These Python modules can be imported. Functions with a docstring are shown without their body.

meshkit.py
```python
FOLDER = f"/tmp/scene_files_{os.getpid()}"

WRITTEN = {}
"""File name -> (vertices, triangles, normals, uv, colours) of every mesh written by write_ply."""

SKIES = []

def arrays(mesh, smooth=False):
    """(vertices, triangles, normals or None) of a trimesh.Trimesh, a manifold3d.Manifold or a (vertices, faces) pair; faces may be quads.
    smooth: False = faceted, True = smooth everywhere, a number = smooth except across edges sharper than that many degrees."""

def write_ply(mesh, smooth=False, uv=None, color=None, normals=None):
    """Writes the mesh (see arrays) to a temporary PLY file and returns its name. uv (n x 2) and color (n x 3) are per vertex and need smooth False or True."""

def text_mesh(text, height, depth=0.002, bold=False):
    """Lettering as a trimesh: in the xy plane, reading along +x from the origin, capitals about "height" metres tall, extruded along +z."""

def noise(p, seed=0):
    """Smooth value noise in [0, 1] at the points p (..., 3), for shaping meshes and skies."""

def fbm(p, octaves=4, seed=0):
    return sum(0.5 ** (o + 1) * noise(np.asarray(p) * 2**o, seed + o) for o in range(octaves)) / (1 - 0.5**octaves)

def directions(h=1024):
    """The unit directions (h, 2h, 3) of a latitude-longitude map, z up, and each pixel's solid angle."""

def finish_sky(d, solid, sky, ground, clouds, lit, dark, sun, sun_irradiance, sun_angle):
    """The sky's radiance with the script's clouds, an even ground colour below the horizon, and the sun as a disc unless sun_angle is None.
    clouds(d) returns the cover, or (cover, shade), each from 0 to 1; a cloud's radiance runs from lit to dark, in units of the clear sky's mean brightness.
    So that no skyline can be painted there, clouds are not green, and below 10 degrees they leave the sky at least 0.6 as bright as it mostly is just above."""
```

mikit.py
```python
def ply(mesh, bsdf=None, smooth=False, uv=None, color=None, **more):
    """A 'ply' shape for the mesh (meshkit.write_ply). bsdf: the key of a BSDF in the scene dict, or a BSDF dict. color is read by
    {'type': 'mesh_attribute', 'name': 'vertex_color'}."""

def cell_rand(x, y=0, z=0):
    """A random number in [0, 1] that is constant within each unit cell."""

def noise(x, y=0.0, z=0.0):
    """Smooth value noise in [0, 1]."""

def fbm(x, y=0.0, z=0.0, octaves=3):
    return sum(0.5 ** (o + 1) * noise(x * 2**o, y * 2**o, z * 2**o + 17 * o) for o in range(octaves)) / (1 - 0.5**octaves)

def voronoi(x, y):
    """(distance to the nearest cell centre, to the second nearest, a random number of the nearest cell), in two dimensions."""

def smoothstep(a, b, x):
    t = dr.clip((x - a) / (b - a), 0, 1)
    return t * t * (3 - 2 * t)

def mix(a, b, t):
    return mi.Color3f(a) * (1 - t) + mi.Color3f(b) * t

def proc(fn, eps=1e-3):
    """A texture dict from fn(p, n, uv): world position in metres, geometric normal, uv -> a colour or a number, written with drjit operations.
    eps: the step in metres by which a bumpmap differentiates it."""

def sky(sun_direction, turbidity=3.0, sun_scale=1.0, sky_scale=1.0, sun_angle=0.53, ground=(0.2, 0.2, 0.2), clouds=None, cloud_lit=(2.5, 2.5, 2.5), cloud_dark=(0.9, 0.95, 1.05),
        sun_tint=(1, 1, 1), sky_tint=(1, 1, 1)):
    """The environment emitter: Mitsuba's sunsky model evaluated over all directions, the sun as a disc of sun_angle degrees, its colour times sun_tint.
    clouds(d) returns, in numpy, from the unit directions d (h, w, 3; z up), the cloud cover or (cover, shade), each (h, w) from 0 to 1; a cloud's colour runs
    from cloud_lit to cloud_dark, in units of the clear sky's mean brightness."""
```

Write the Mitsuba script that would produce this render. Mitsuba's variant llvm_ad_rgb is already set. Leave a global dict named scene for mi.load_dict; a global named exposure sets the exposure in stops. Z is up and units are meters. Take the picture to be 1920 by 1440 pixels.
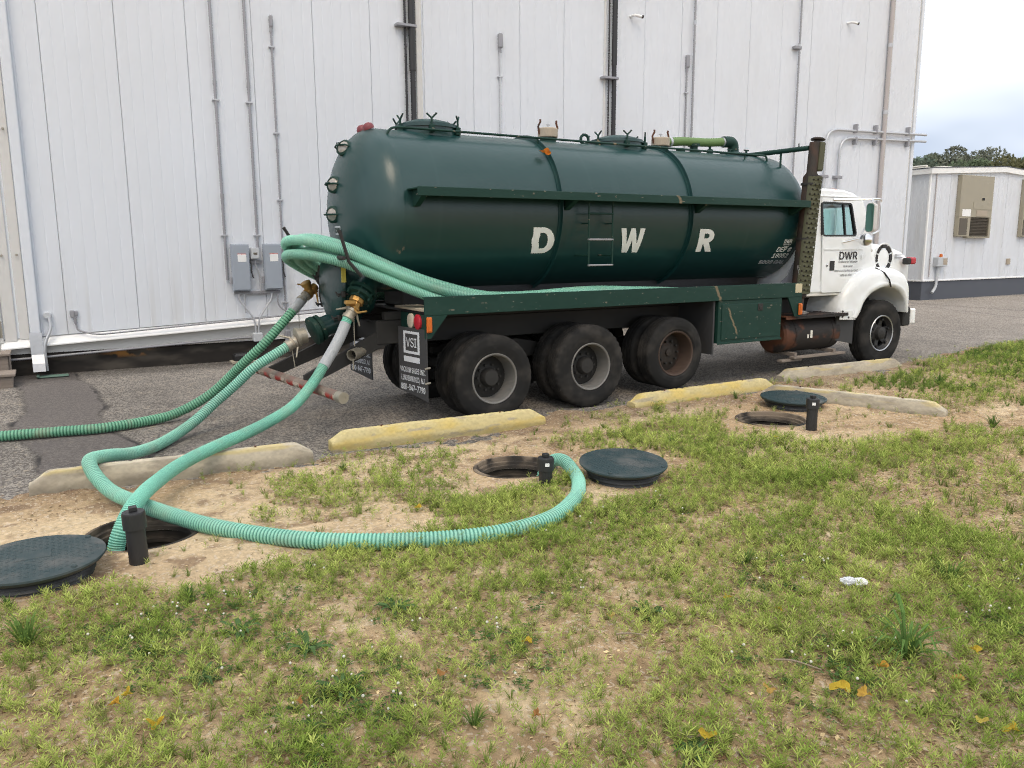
import math
import numpy as np
import trimesh
import drjit as dr
import mitsuba as mi
import mikit
import meshkit
import manifold3d as m3
from scipy.spatial import Delaunay
import shapely
from shapely.geometry import Polygon, Point, box as sbox
from shapely import affinity

T = mi.ScalarTransform4f
rng = np.random.default_rng(7)
scene, labels = {}, {}
A = np.array

# ------------------------------------------------------------------ camera, sky, exposure
FWD = A([0.49596916, 0.85157219, -0.16982169])
UPV = A([0.08985009, 0.14419208, 0.98546213])
CAM = A([0.0, 0.0, 2.0])
scene['camera'] = {'type': 'perspective', 'fov': 65.94, 'fov_axis': 'x', 'near_clip': 0.05, 'far_clip': 2000.0,
                   'to_world': T().look_at(origin=CAM.tolist(), target=(CAM + FWD).tolist(), up=UPV.tolist())}


def cloud_fn(d):
    q = d * A([2.2, 2.2, 5.0])
    n = meshkit.fbm(q, 5, 3)
    shade = np.clip((n - 0.44) * 2.8, 0, 1) + 0.45 * np.clip(1 - d[..., 2] * 3.2, 0, 1) * np.clip((n - 0.3) * 2.5, 0, 1)
    return np.ones(d.shape[:2]), np.clip(shade, 0, 1)


scene['sky'] = mikit.sky((-0.35, -0.62, 0.95), turbidity=4, sun_scale=0.22, sun_angle=30, clouds=cloud_fn,
                         cloud_lit=(2.75, 2.86, 3.02), cloud_dark=(1.3, 1.5, 1.82), ground=(0.2, 0.19, 0.16))
exposure = 2.2


# ------------------------------------------------------------------ materials
def rgb(c):
    return {'type': 'rgb', 'value': [float(x) for x in c]}


def tex(c):
    return c if isinstance(c, dict) else rgb(c)


def P(c, rough=0.5, metal=0.0, spec=0.5, **k):
    return {'type': 'twosided', 'b': {'type': 'principled', 'base_color': tex(c), 'roughness': rough, 'metallic': metal, 'specular': spec, **k}}


def bump(b, fn, eps=2e-3, scale=1.0):
    return {'type': 'twosided', 'b': {'type': 'bumpmap', 'arbitrary': mikit.proc(fn, eps), 'scale': scale, 'bsdf': b['b']}}


N, FB, SS, MIX = mikit.noise, mikit.fbm, mikit.smoothstep, mikit.mix


def c_panel(p, n, uv):
    streak = FB(p.x * 11, p.y * 11, p.z * 0.16, 3)
    big = FB(p.x * 0.7, p.y, p.z * 0.5, 2)
    low = 1 - SS(0.6, 2.2, p.z)
    t = SS(0.45, 0.85, streak) * (0.05 + 0.45 * low) + 0.12 * SS(0.4, 0.8, big)
    return MIX((0.638, 0.668, 0.716), (0.47, 0.462, 0.44), t)


def c_asphalt(p, n, uv):
    f, s, r = mikit.voronoi(p.x * 46, p.y * 46)
    stone = SS(0.30, 0.75, r)
    fine = N(p.x * 160, p.y * 160, 3.1)
    big = FB(p.x * 0.55, p.y * 0.55, 1.0, 4)
    mid = FB(p.x * 3.1, p.y * 3.1, 9.0, 3)
    c = MIX((0.098, 0.088, 0.080), (0.29, 0.265, 0.232), stone * (0.25 + 0.75 * fine))
    c = c * (0.72 + 0.5 * big) * (0.8 + 0.4 * mid)
    # leaf litter specks and dust
    lit = SS(0.66, 0.72, N(p.x * 31, p.y * 31, 5.5)) * SS(0.35, 0.6, mid)
    c = MIX(c, (0.30, 0.25, 0.18), lit * 0.5)
    # newer dark trench strip with tarred edges running out from the downspout
    wob = 0.22 * (N(p.y * 1.1, 2.0) - 0.5) + 0.07 * (FB(p.y * 5.0, p.x * 5.0, 4.0, 3) - 0.5)
    cx = -0.2 + (15.3 - p.y) * 0.055 + wob
    d = dr.abs(p.x - cx)
    strip = (1 - SS(0.42, 0.47, d)) * SS(8.35, 8.5, p.y + wob)
    c = MIX(c, (0.085, 0.076, 0.074), strip * (0.45 + 0.45 * mid))
    tar = SS(0.42, 0.45, d) * (1 - SS(0.455, 0.49 + 0.07 * N(p.y * 2, 9.0), d)) * SS(8.3, 8.5, p.y)
    c = MIX(c, (0.03, 0.028, 0.028), tar * (0.35 + 0.6 * SS(0.3, 0.7, FB(p.x * 3, p.y * 3, 2.0, 3))))
    # damp dark band under the wall foot
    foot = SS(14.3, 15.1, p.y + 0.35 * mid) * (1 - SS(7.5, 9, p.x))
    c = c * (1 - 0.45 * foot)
    # tar seams across the far drive
    s1 = 1 - SS(0.05, 0.11 + 0.05 * big, dr.abs((p.x - 25.2) - 0.12 * (p.y - 14) + 0.3 * (big - 0.5)))
    s2 = 1 - SS(0.04, 0.09 + 0.05 * big, dr.abs((p.x - 23.3) - 0.42 * (p.y - 13) + 0.4 * (mid - 0.5)))
    c = MIX(c, (0.05, 0.047, 0.05), 0.75 * dr.maximum(s1, s2))
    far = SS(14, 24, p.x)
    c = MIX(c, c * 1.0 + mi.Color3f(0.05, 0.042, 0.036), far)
    return c


def b_asphalt(p, n, uv):
    f, s, r = mikit.voronoi(p.x * 46, p.y * 46)
    return 0.0022 * (1 - f) * r + 0.004 * FB(p.x * 12, p.y * 12, 0.0, 2)


def c_soil(p, n, uv):
    big = FB(p.x * 0.8, p.y * 0.8, 2.0, 4)
    mid = FB(p.x * 5, p.y * 5, 7.0, 3)
    fine = FB(p.x * 45, p.y * 45, 1.0, 3)
    c = MIX((0.325, 0.232, 0.138), (0.46, 0.36, 0.23), SS(0.3, 0.7, big))
    c = MIX(c, (0.20, 0.135, 0.085), 0.75 * SS(0.5, 0.72, mid))
    c = c * (0.68 + 0.62 * fine)
    red = SS(0.62, 0.75, FB(p.x * 0.5 + 3, p.y * 0.5, 4.0, 3)) * SS(7.5, 9, p.x)
    c = MIX(c, (0.40, 0.20, 0.105), red * 0.7)
    # darker humus along the pavement edge and in the turf
    edge = SS(6.9, 7.7, p.y + 0.6 * (mid - 0.5))
    c = MIX(c, (0.14, 0.098, 0.066), 0.72 * edge)
    turf = 1 - SS(4.4, 5.2, p.y + 1.2 * (big - 0.5) - 0.10 * dr.maximum(p.x - 4, 0))
    c = MIX(c, MIX((0.35, 0.25, 0.145), (0.22, 0.15, 0.085), SS(0.4, 0.65, FB(p.x * 16, p.y * 16, 3.0, 3))), 0.8 * turf * SS(0.2, 0.5, mid))
    st = SS(0.74, 0.8, N(p.x * 60, p.y * 60, 8.0))
    return MIX(c, (0.5, 0.43, 0.34), st * 0.5)


def b_soil(p, n, uv):
    return 0.012 * FB(p.x * 14, p.y * 14, 0.0, 3) + 0.004 * N(p.x * 90, p.y * 90, 0.0)


def c_tank(p, n, uv):
    dust = FB(p.x * 1.3, p.y * 2, p.z * 1.5, 4)
    run = FB(p.x * 14, 1.0, p.z * 0.8, 3)
    t = SS(0.45, 0.85, dust) * 0.07 + SS(0.6, 0.85, run) * 0.04 + SS(3.1, 3.4, p.z) * SS(0.35, 0.65, dust) * 0.14
    c = MIX((0.006, 0.037, 0.036), (0.065, 0.12, 0.118), t)
    chip = SS(0.60, 0.70, FB(p.x * 15, p.y * 15, p.z * 6, 4)) * SS(3.40, 3.48, p.x) * (1 - SS(3.54, 3.64, p.x)) * (1 - SS(1.9, 2.2, p.z))
    return MIX(c, (0.20, 0.15, 0.11), chip * 0.7)


def c_deck(p, n, uv):
    d = FB(p.x * 3, p.y * 3, p.z * 6, 4)
    c = MIX((0.0085, 0.036, 0.0275), (0.013, 0.042, 0.033), SS(0.4, 0.8, d))
    sc = SS(0.72, 0.76, FB(p.x * 19, p.y * 9, p.z * 32, 4))
    c = MIX(c, (0.22, 0.19, 0.15), sc * 0.6)
    # long rub marks down the side panel and the toolbox
    rub = (1 - SS(0.012, 0.035, dr.abs(p.x - 8.02 + 0.62 * (p.z - 1.42) + 0.04 * N(p.z * 30, 1.0)))) * SS(1.22, 1.3, p.z)
    rub2 = (1 - SS(0.008, 0.025, dr.abs(p.x - 8.33 + 0.52 * (p.z - 1.02) + 0.03 * N(p.z * 30, 5.0)))) * SS(0.75, 0.8, p.z) * (1 - SS(1.12, 1.17, p.z))
    return MIX(c, (0.21, 0.165, 0.105), dr.maximum(rub, rub2) * 0.75)


def c_tyre(p, n, uv):
    d = FB(p.x * 6, p.y * 6, p.z * 6, 3)
    return MIX((0.016, 0.016, 0.016), (0.055, 0.050, 0.045), SS(0.35, 0.85, d) * 0.7)


def c_concrete(p, n, uv):
    d = FB(p.x * 4, p.y * 4, p.z * 9, 4)
    f = FB(p.x * 40, p.y * 40, p.z * 40, 2)
    c = MIX((0.47, 0.42, 0.325), (0.34, 0.30, 0.235), SS(0.4, 0.7, d)) * (0.8 + 0.3 * f)
    yel = SS(0.50, 0.6, FB(p.x * 2.3, p.y * 2.3, p.z * 14, 3)) * SS(0.09, 0.13, p.z)
    c = MIX(c, (0.52, 0.42, 0.17), yel * 0.6)
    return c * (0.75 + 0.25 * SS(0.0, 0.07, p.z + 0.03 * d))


def c_yellow(p, n, uv):
    d = FB(p.x * 3, p.y * 3, p.z * 8, 4)
    f = FB(p.x * 40, p.y * 40, p.z * 40, 2)
    c = MIX((0.61, 0.475, 0.165), (0.57, 0.485, 0.25), SS(0.35, 0.65, d))
    c = MIX(c, (0.40, 0.35, 0.25), SS(0.60, 0.70, FB(p.x * 5 + 4, p.y * 5, p.z * 12, 4)) * 0.85)
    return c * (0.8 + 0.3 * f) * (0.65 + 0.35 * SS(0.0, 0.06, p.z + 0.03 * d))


def b_conc(p, n, uv):
    return 0.004 * FB(p.x * 30, p.y * 30, p.z * 30, 3)


def c_rust(p, n, uv):
    d = FB(p.x * 5, p.y * 5, p.z * 5, 4)
    return MIX((0.024, 0.021, 0.020), (0.098, 0.041, 0.024), SS(0.50, 0.72, d + 0.24 * (1 - SS(9.6, 10.0, p.x)) - 0.05))


def c_stack(p, n, uv):
    d = FB(p.x * 7, p.y * 7, p.z * 4, 4)
    return MIX((0.032, 0.027, 0.023), (0.062, 0.036, 0.026), SS(0.38, 0.7, d))


def c_found(p, n, uv):
    d = FB(p.x * 2.2, p.y * 2, p.z * 5, 4)
    c = MIX((0.028, 0.025, 0.023), (0.075, 0.066, 0.056), SS(0.4, 0.75, d))
    r = (1 - SS(0.1, 0.5, dr.abs(p.x - 1.1))) * SS(0.42, 0.6, FB(p.x * 6, 1.0, p.z * 8, 3)) * SS(0.12, 0.2, p.z)
    return MIX(c, (0.33, 0.16, 0.045), r * 0.7)


def c_lid(p, n, uv):
    d = FB(p.x * 4, p.y * 4, p.z * 4, 4)
    return MIX((0.022, 0.042, 0.046), (0.115, 0.112, 0.105), SS(0.38, 0.72, d) * 0.8)


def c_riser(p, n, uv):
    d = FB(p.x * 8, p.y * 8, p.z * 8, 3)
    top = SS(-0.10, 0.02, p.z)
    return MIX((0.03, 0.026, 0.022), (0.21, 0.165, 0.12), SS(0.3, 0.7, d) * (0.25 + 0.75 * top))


def c_bar(p, n, uv):
    k = dr.floor((p.y - 8.0) / 0.29)
    w = (p.y - 8.0) / 0.29 - k
    d = FB(p.x * 20, p.y * 20, p.z * 20, 3)
    c = MIX((0.42, 0.36, 0.29), (0.30, 0.035, 0.028), SS(0.46, 0.5, w))
    c = MIX(c, (0.12, 0.09, 0.07), SS(0.47, 0.6, d) * 0.85)
    up = SS(-0.1, 0.5, n.z)
    return MIX(c, (0.17, 0.135, 0.115), up * 0.85)


def c_trailer(p, n, uv):
    streak = FB(p.x * 5, p.y * 5, p.z * 0.4, 3)
    return MIX((0.62, 0.645, 0.685), (0.55, 0.555, 0.55), SS(0.45, 0.8, streak) * 0.6)


def c_cab(p, n, uv):
    d = FB(p.x * 3, p.y * 3, p.z * 3, 3)
    low = 1 - SS(1.2, 1.62, p.z)
    return MIX((0.74, 0.765, 0.775), (0.50, 0.49, 0.45), SS(0.3, 0.8, d) * 0.12 + low * SS(0.2, 0.7, d) * 0.42)


def c_hill(p, n, uv):
    return MIX((0.10, 0.14, 0.05), (0.17, 0.19, 0.075), FB(p.x * 0.1, p.y * 0.1, 0.0, 3))


def c_timber(p, n, uv):
    return MIX((0.26, 0.22, 0.19), (0.15, 0.125, 0.105), FB(p.x * 1.5, p.y * 30, p.z * 30, 3))


M = scene
M['mat_panel'] = P(mikit.proc(c_panel), 0.42, spec=0.4)
M['mat_asphalt'] = bump(P(mikit.proc(c_asphalt), 0.9, spec=0.25), b_asphalt)
M['mat_soil'] = bump(P(mikit.proc(c_soil), 0.95, spec=0.15), b_soil, 4e-3)
M['mat_tank'] = P(mikit.proc(c_tank), 0.31, spec=0.42, clearcoat=0.6, clearcoat_gloss=0.8)
M['mat_deck'] = P(mikit.proc(c_deck), 0.5, spec=0.25)
M['mat_tyre'] = P(mikit.proc(c_tyre), 0.85, spec=0.2)
M['mat_concrete'] = bump(P(mikit.proc(c_concrete), 0.9, spec=0.2), b_conc)
M['mat_yellow'] = bump(P(mikit.proc(c_yellow), 0.75, spec=0.3), b_conc)
M['mat_rust'] = P(mikit.proc(c_rust), 0.7, spec=0.3)
M['mat_stack'] = P(mikit.proc(c_stack), 0.65, spec=0.35)
M['mat_found'] = P(mikit.proc(c_found), 0.92, spec=0.2)
M['mat_lid'] = P(mikit.proc(c_lid), 0.5, spec=0.4)
M['mat_riser'] = P(mikit.proc(c_riser), 0.75, spec=0.3)
M['mat_bar'] = P(mikit.proc(c_bar), 0.7, spec=0.3)
M['mat_trailer'] = P(mikit.proc(c_trailer), 0.5, spec=0.4)
M['mat_cab'] = P(mikit.proc(c_cab), 0.28, spec=0.5, clearcoat=0.6, clearcoat_gloss=0.9)
M['mat_hill'] = P(mikit.proc(c_hill), 0.95, spec=0.1)
M['mat_timber'] = P(mikit.proc(c_timber), 0.85, spec=0.2)
VC = {'type': 'mesh_attribute', 'name': 'vertex_color'}
M['mat_hose'] = P(VC, 0.42, spec=0.45)
M['mat_vc'] = P(VC, 0.85, spec=0.2)
M['mat_leaf'] = {'type': 'principledthin', 'base_color': VC, 'roughness': 0.6, 'diff_trans': 0.7, 'spec_trans': 0.0, 'specular': 0.3} if False else {
    'type': 'principledthin', 'base_color': VC, 'roughness': 0.65, 'diff_trans': 0.6, 'spec_trans': 0.0, 'eta': 1.3}
for k_, a_ in dict(
        mat_white=((0.78, 0.78, 0.77), 0.4), mat_lettering=((0.72, 0.74, 0.70), 0.45), mat_offwhite=((0.62, 0.60, 0.54), 0.5),
        mat_beige=((0.315, 0.285, 0.215), 0.5), mat_beige_dark=((0.10, 0.085, 0.065), 0.6), mat_trim=((0.58, 0.575, 0.555), 0.5),
        mat_skirt=((0.075, 0.082, 0.10), 0.6), mat_black=((0.014, 0.014, 0.015), 0.5), mat_frame=((0.020, 0.019, 0.018), 0.7),
        mat_flap=((0.040, 0.040, 0.042), 0.7), mat_blackpipe=((0.022, 0.022, 0.024), 0.45), mat_greybox=((0.30, 0.335, 0.385), 0.45),
        mat_greylight=((0.46, 0.48, 0.50), 0.5), mat_red=((0.42, 0.02, 0.035), 0.25), mat_amber=((0.52, 0.12, 0.015), 0.3),
        mat_maroon=((0.17, 0.03, 0.035), 0.4), mat_olive=((0.062, 0.064, 0.032), 0.6), mat_tan=((0.36, 0.305, 0.235), 0.6),
        mat_sleeve=((0.34, 0.355, 0.37), 0.5), mat_hosegreen=((0.115, 0.20, 0.065), 0.55), mat_ink=((0.02, 0.02, 0.022), 0.5),
        mat_winkgrey=((0.12, 0.115, 0.11), 0.6), mat_inkgrey=((0.19, 0.19, 0.19), 0.6), mat_reflector=((0.50, 0.45, 0.30), 0.35),
        mat_backlamp=((0.50, 0.44, 0.36), 0.25), mat_pinkpipe=((0.42, 0.385, 0.375), 0.5), mat_stickyellow=((0.60, 0.52, 0.10), 0.5),
        mat_saddle=((0.115, 0.125, 0.15), 0.5), mat_splash=((0.09, 0.15, 0.12), 0.6), mat_seat=((0.06, 0.06, 0.065), 0.8),
        mat_core=((0.25, 0.25, 0.25), 0.9), mat_redink=((0.55, 0.10, 0.06), 0.5), mat_water=((0.010, 0.009, 0.007), 0.15),
        mat_flapwhite=((0.55, 0.57, 0.60), 0.6), mat_twig=((0.24, 0.19, 0.14), 0.9), mat_mirrorback=((0.50, 0.48, 0.46), 0.3),
        mat_rockgrey=((0.22, 0.2, 0.18), 0.9)).items():
    M[k_] = P(*a_)
del M['mat_winkgrey']
for k_, c_, r_, m_ in (('mat_brass', (0.46, 0.27, 0.085), 0.42, 0.75), ('mat_steel', (0.45, 0.46, 0.47), 0.38, 0.8), ('mat_rim', (0.165, 0.16, 0.15), 0.6, 0.2),
                       ('mat_dullmetal', (0.36, 0.33, 0.27), 0.5, 0.6), ('mat_conduit', (0.30, 0.30, 0.32), 0.45, 0.35), ('mat_chrome', (0.75, 0.75, 0.75), 0.12, 1.0),
                       ('mat_rimrust', (0.062, 0.040, 0.030), 0.7, 0.1), ('mat_mirrorglass', (0.22, 0.45, 0.38), 0.05, 0.75), ('mat_galv', (0.50, 0.51, 0.53), 0.4, 0.5)):
    M[k_] = P(c_, r_, m_)
M['mat_glass'] = {'type': 'thindielectric', 'int_ior': 1.5, 'specular_transmittance': rgb((0.66, 0.86, 0.84))}
M['mat_sight'] = P((0.30, 0.28, 0.25), 0.08, clearcoat=1.0, clearcoat_gloss=0.95)


# ------------------------------------------------------------------ mesh helpers
def cat(*ms):
    return trimesh.util.concatenate([m for m in ms if m is not None])


def hull(pts):
    return trimesh.convex.convex_hull(A(pts))


def cbox(x0, x1, y0, y1, z0, z1, b=0.006):
    b = min(b, 0.45 * min(x1 - x0, y1 - y0, z1 - z0))
    pts = []
    for sx, x in ((1, x0), (-1, x1)):
        for sy, y in ((1, y0), (-1, y1)):
            for sz, z in ((1, z0), (-1, z1)):
                pts += [(x + sx * b, y + sy * b, z), (x + sx * b, y, z + sz * b), (x, y + sy * b, z + sz * b)]
    return hull(pts)


def smooth_path(pts, n=12):
    """Catmull-Rom through the points."""
    p = A(pts, float)
    p = np.vstack([2 * p[0] - p[1], p, 2 * p[-1] - p[-2]])
    out = []
    t = np.linspace(0, 1, n, endpoint=False)[:, None]
    for i in range(1, len(p) - 2):
        a, b, c, d = p[i - 1:i + 3]
        out.append(0.5 * (2 * b + (c - a) * t + (2 * a - 5 * b + 4 * c - d) * t ** 2 + (3 * b - a - 3 * c + d) * t ** 3))
    out.append(p[-2:-1])
    return np.vstack(out)


def resample(p, step):
    d = np.r_[0, np.cumsum(np.linalg.norm(np.diff(p, axis=0), axis=1))]
    s = np.arange(0, d[-1] + 1e-9, step)
    return np.stack([np.interp(s, d, p[:, k]) for k in range(p.shape[1])], 1)


def frames(p):
    t = np.gradient(p, axis=0)
    t /= np.linalg.norm(t, axis=1, keepdims=True)
    u = np.cross(t[0], [0, 0, 1.0] if abs(t[0][2]) < 0.9 else [1.0, 0, 0])
    us = []
    for k in range(len(p)):
        u = u - t[k] * (u @ t[k])
        u /= np.linalg.norm(u)
        us.append(u)
    us = A(us)
    return t, us, np.cross(t, us)


def tube(pts, r, sides=12, caps=True, smooth_n=0, step=None):
    p = A(pts, float)
    if smooth_n:
        p = smooth_path(p, smooth_n)
    if step:
        p = resample(p, step)
    r = np.interp(np.linspace(0, 1, len(p)), np.linspace(0, 1, len(r)), r) if np.ndim(r) and len(r) != len(p) else np.broadcast_to(r, (len(p),))
    t, u, w = frames(p)
    a = np.arange(sides) * 2 * np.pi / sides
    v = (p[:, None] + r[:, None, None] * (np.cos(a)[None, :, None] * u[:, None] + np.sin(a)[None, :, None] * w[:, None])).reshape(-1, 3)
    i, j = np.meshgrid(np.arange(len(p) - 1), np.arange(sides), indexing='ij')
    q = np.stack([i * sides + j, i * sides + (j + 1) % sides, (i + 1) * sides + (j + 1) % sides, (i + 1) * sides + j], -1).reshape(-1, 4)
    f = np.vstack([q[:, [0, 1, 2]], q[:, [0, 2, 3]]])
    if caps:
        n = len(v)
        v = np.vstack([v, p[:1], p[-1:]])
        j = np.arange(sides)
        e = (len(p) - 1) * sides
        f = np.vstack([f, np.stack([(j + 1) % sides, j, j * 0 + n], 1), np.stack([e + j, e + (j + 1) % sides, j * 0 + n + 1], 1)])
    return trimesh.Trimesh(v, f, process=False)


def rod(a, b, r, sides=12):
    return tube([a, b], r, sides)


def bend(pts, rad, n=6):
    """A polyline with its inner corners rounded."""
    p = A(pts, float)
    out = [p[0]]
    for k in range(1, len(p) - 1):
        a, b, c = p[k - 1:k + 2]
        ra = min(rad, 0.45 * np.linalg.norm(a - b), 0.45 * np.linalg.norm(c - b))
        s, e = b + (a - b) / np.linalg.norm(a - b) * ra, b + (c - b) / np.linalg.norm(c - b) * ra
        for t in np.linspace(0, 1, n):
            out.append((1 - t) ** 2 * s + 2 * t * (1 - t) * b + t * t * e)
    out.append(p[-1])
    return A(out)


def lathe(prof, n=32, axis='z', at=(0, 0, 0), closed=False):
    """prof: (radius, height) pairs."""
    pr = A(prof, float)
    a = np.arange(n) * 2 * np.pi / n
    v = np.stack([pr[:, None, 0] * np.cos(a), pr[:, None, 0] * np.sin(a), np.repeat(pr[:, 1:2], n, 1)], -1).reshape(-1, 3)
    m = len(pr)
    i, j = np.meshgrid(np.arange(m if closed else m - 1), np.arange(n), indexing='ij')
    i2 = (i + 1) % m
    q = np.stack([i * n + j, i * n + (j + 1) % n, i2 * n + (j + 1) % n, i2 * n + j], -1).reshape(-1, 4)
    f = np.vstack([q[:, [0, 1, 2]], q[:, [0, 2, 3]]])
    v = reaxis(v, axis) + A(at)
    mesh = trimesh.Trimesh(v, f, process=False)
    ar = mesh.area_faces
    mesh.update_faces(ar > 1e-12)
    return mesh


def reaxis(v, axis):
    if axis == 'z':
        return v
    if axis == 'y':        # height -> +y
        return np.stack([v[:, 0], v[:, 2], -v[:, 1]], 1)
    if axis == '-y':       # height -> -y
        return np.stack([v[:, 0], -v[:, 2], v[:, 1]], 1)
    if axis == 'x':
        return np.stack([v[:, 2], v[:, 0], v[:, 1]], 1)
    if axis == '-x':
        return np.stack([-v[:, 2], -v[:, 0], v[:, 1]], 1)


def prism(poly, axis, a, b):
    """Shapely polygon extruded; axis 'y': the polygon lies in (x, z); 'x': in (y, z); 'z': in (x, y)."""
    m = trimesh.creation.extrude_polygon(poly, b - a, engine='earcut')
    v = A(m.vertices)
    if axis == 'y':
        v = np.stack([v[:, 0], v[:, 2] + a, v[:, 1]], 1)
    elif axis == 'x':
        v = np.stack([v[:, 2] + a, v[:, 0], v[:, 1]], 1)
    else:
        v = v + A([0, 0, a])
    f = A(m.faces)
    if axis == 'y':
        f = f[:, ::-1]
    return trimesh.Trimesh(v, f, process=False)


def loft(rings, caps=True):
    """Rings: (k, n, 3) closed loops."""
    R = A(rings)
    k, n = R.shape[:2]
    v = R.reshape(-1, 3)
    i, j = np.meshgrid(np.arange(k - 1), np.arange(n), indexing='ij')
    q = np.stack([i * n + j, i * n + (j + 1) % n, (i + 1) * n + (j + 1) % n, (i + 1) * n + j], -1).reshape(-1, 4)
    f = [q[:, [0, 1, 2]], q[:, [0, 2, 3]]]
    if caps:
        v = np.vstack([v, R[0].mean(0), R[-1].mean(0)])
        j = np.arange(n)
        f += [np.stack([(j + 1) % n, j, j * 0 + k * n], 1), np.stack([(k - 1) * n + j, (k - 1) * n + (j + 1) % n, j * 0 + k * n + 1], 1)]
    return trimesh.Trimesh(v, np.vstack(f), process=False)


def sheet(grid):
    G = A(grid)
    k, n = G.shape[:2]
    i, j = np.meshgrid(np.arange(k - 1), np.arange(n - 1), indexing='ij')
    q = np.stack([i * n + j, i * n + j + 1, (i + 1) * n + j + 1, (i + 1) * n + j], -1).reshape(-1, 4)
    return trimesh.Trimesh(G.reshape(-1, 3), np.vstack([q[:, [0, 1, 2]], q[:, [0, 2, 3]]]), process=False)


def numbered(key):
    if key not in scene and key not in labels:
        return key
    k = 1
    while f'{key}_{k:03d}' in scene or f'{key}_{k:03d}' in labels:
        k += 1
    return f'{key}_{k:03d}'


def add(key, mesh, mat, smooth=35, label=None, color=None, **more):
    key = numbered(key)
    scene[key] = mikit.ply(mesh, mat, smooth=smooth, color=color, **more)
    if label:
        labels[key] = {'label': label}
    return key


def thing(key, label, cat_, group=None):
    key = numbered(key)
    labels[key] = {'label': label, 'category': cat_}
    if group:
        labels[key]['group'] = group
    return key


def structure(key, mesh, mat, label, smooth=False, **more):
    add(key, mesh, mat, smooth, **more)
    labels[key] = {'label': label, 'kind': 'structure'}


def text(s, height, origin, xd, yd, bold=True, depth=0.002, align='c', squeeze=1.0):
    """Lettering as real thin geometry: xd = reading direction, yd = up, both unit vectors; origin: middle/left/right of the base line."""
    m = meshkit.text_mesh(s, height, depth, bold)
    v = A(m.vertices)
    w0, w1 = v[:, 0].min(), v[:, 0].max()
    v[:, 0] -= {'c': (w0 + w1) / 2, 'l': w0, 'r': w1}[align]
    v[:, 0] *= squeeze
    xd, yd = A(xd, float), A(yd, float)
    n = np.cross(xd, yd)
    w = A(origin) + v[:, :1] * xd + v[:, 1:2] * yd + v[:, 2:3] * n
    return trimesh.Trimesh(w, m.faces, process=False)


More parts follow.
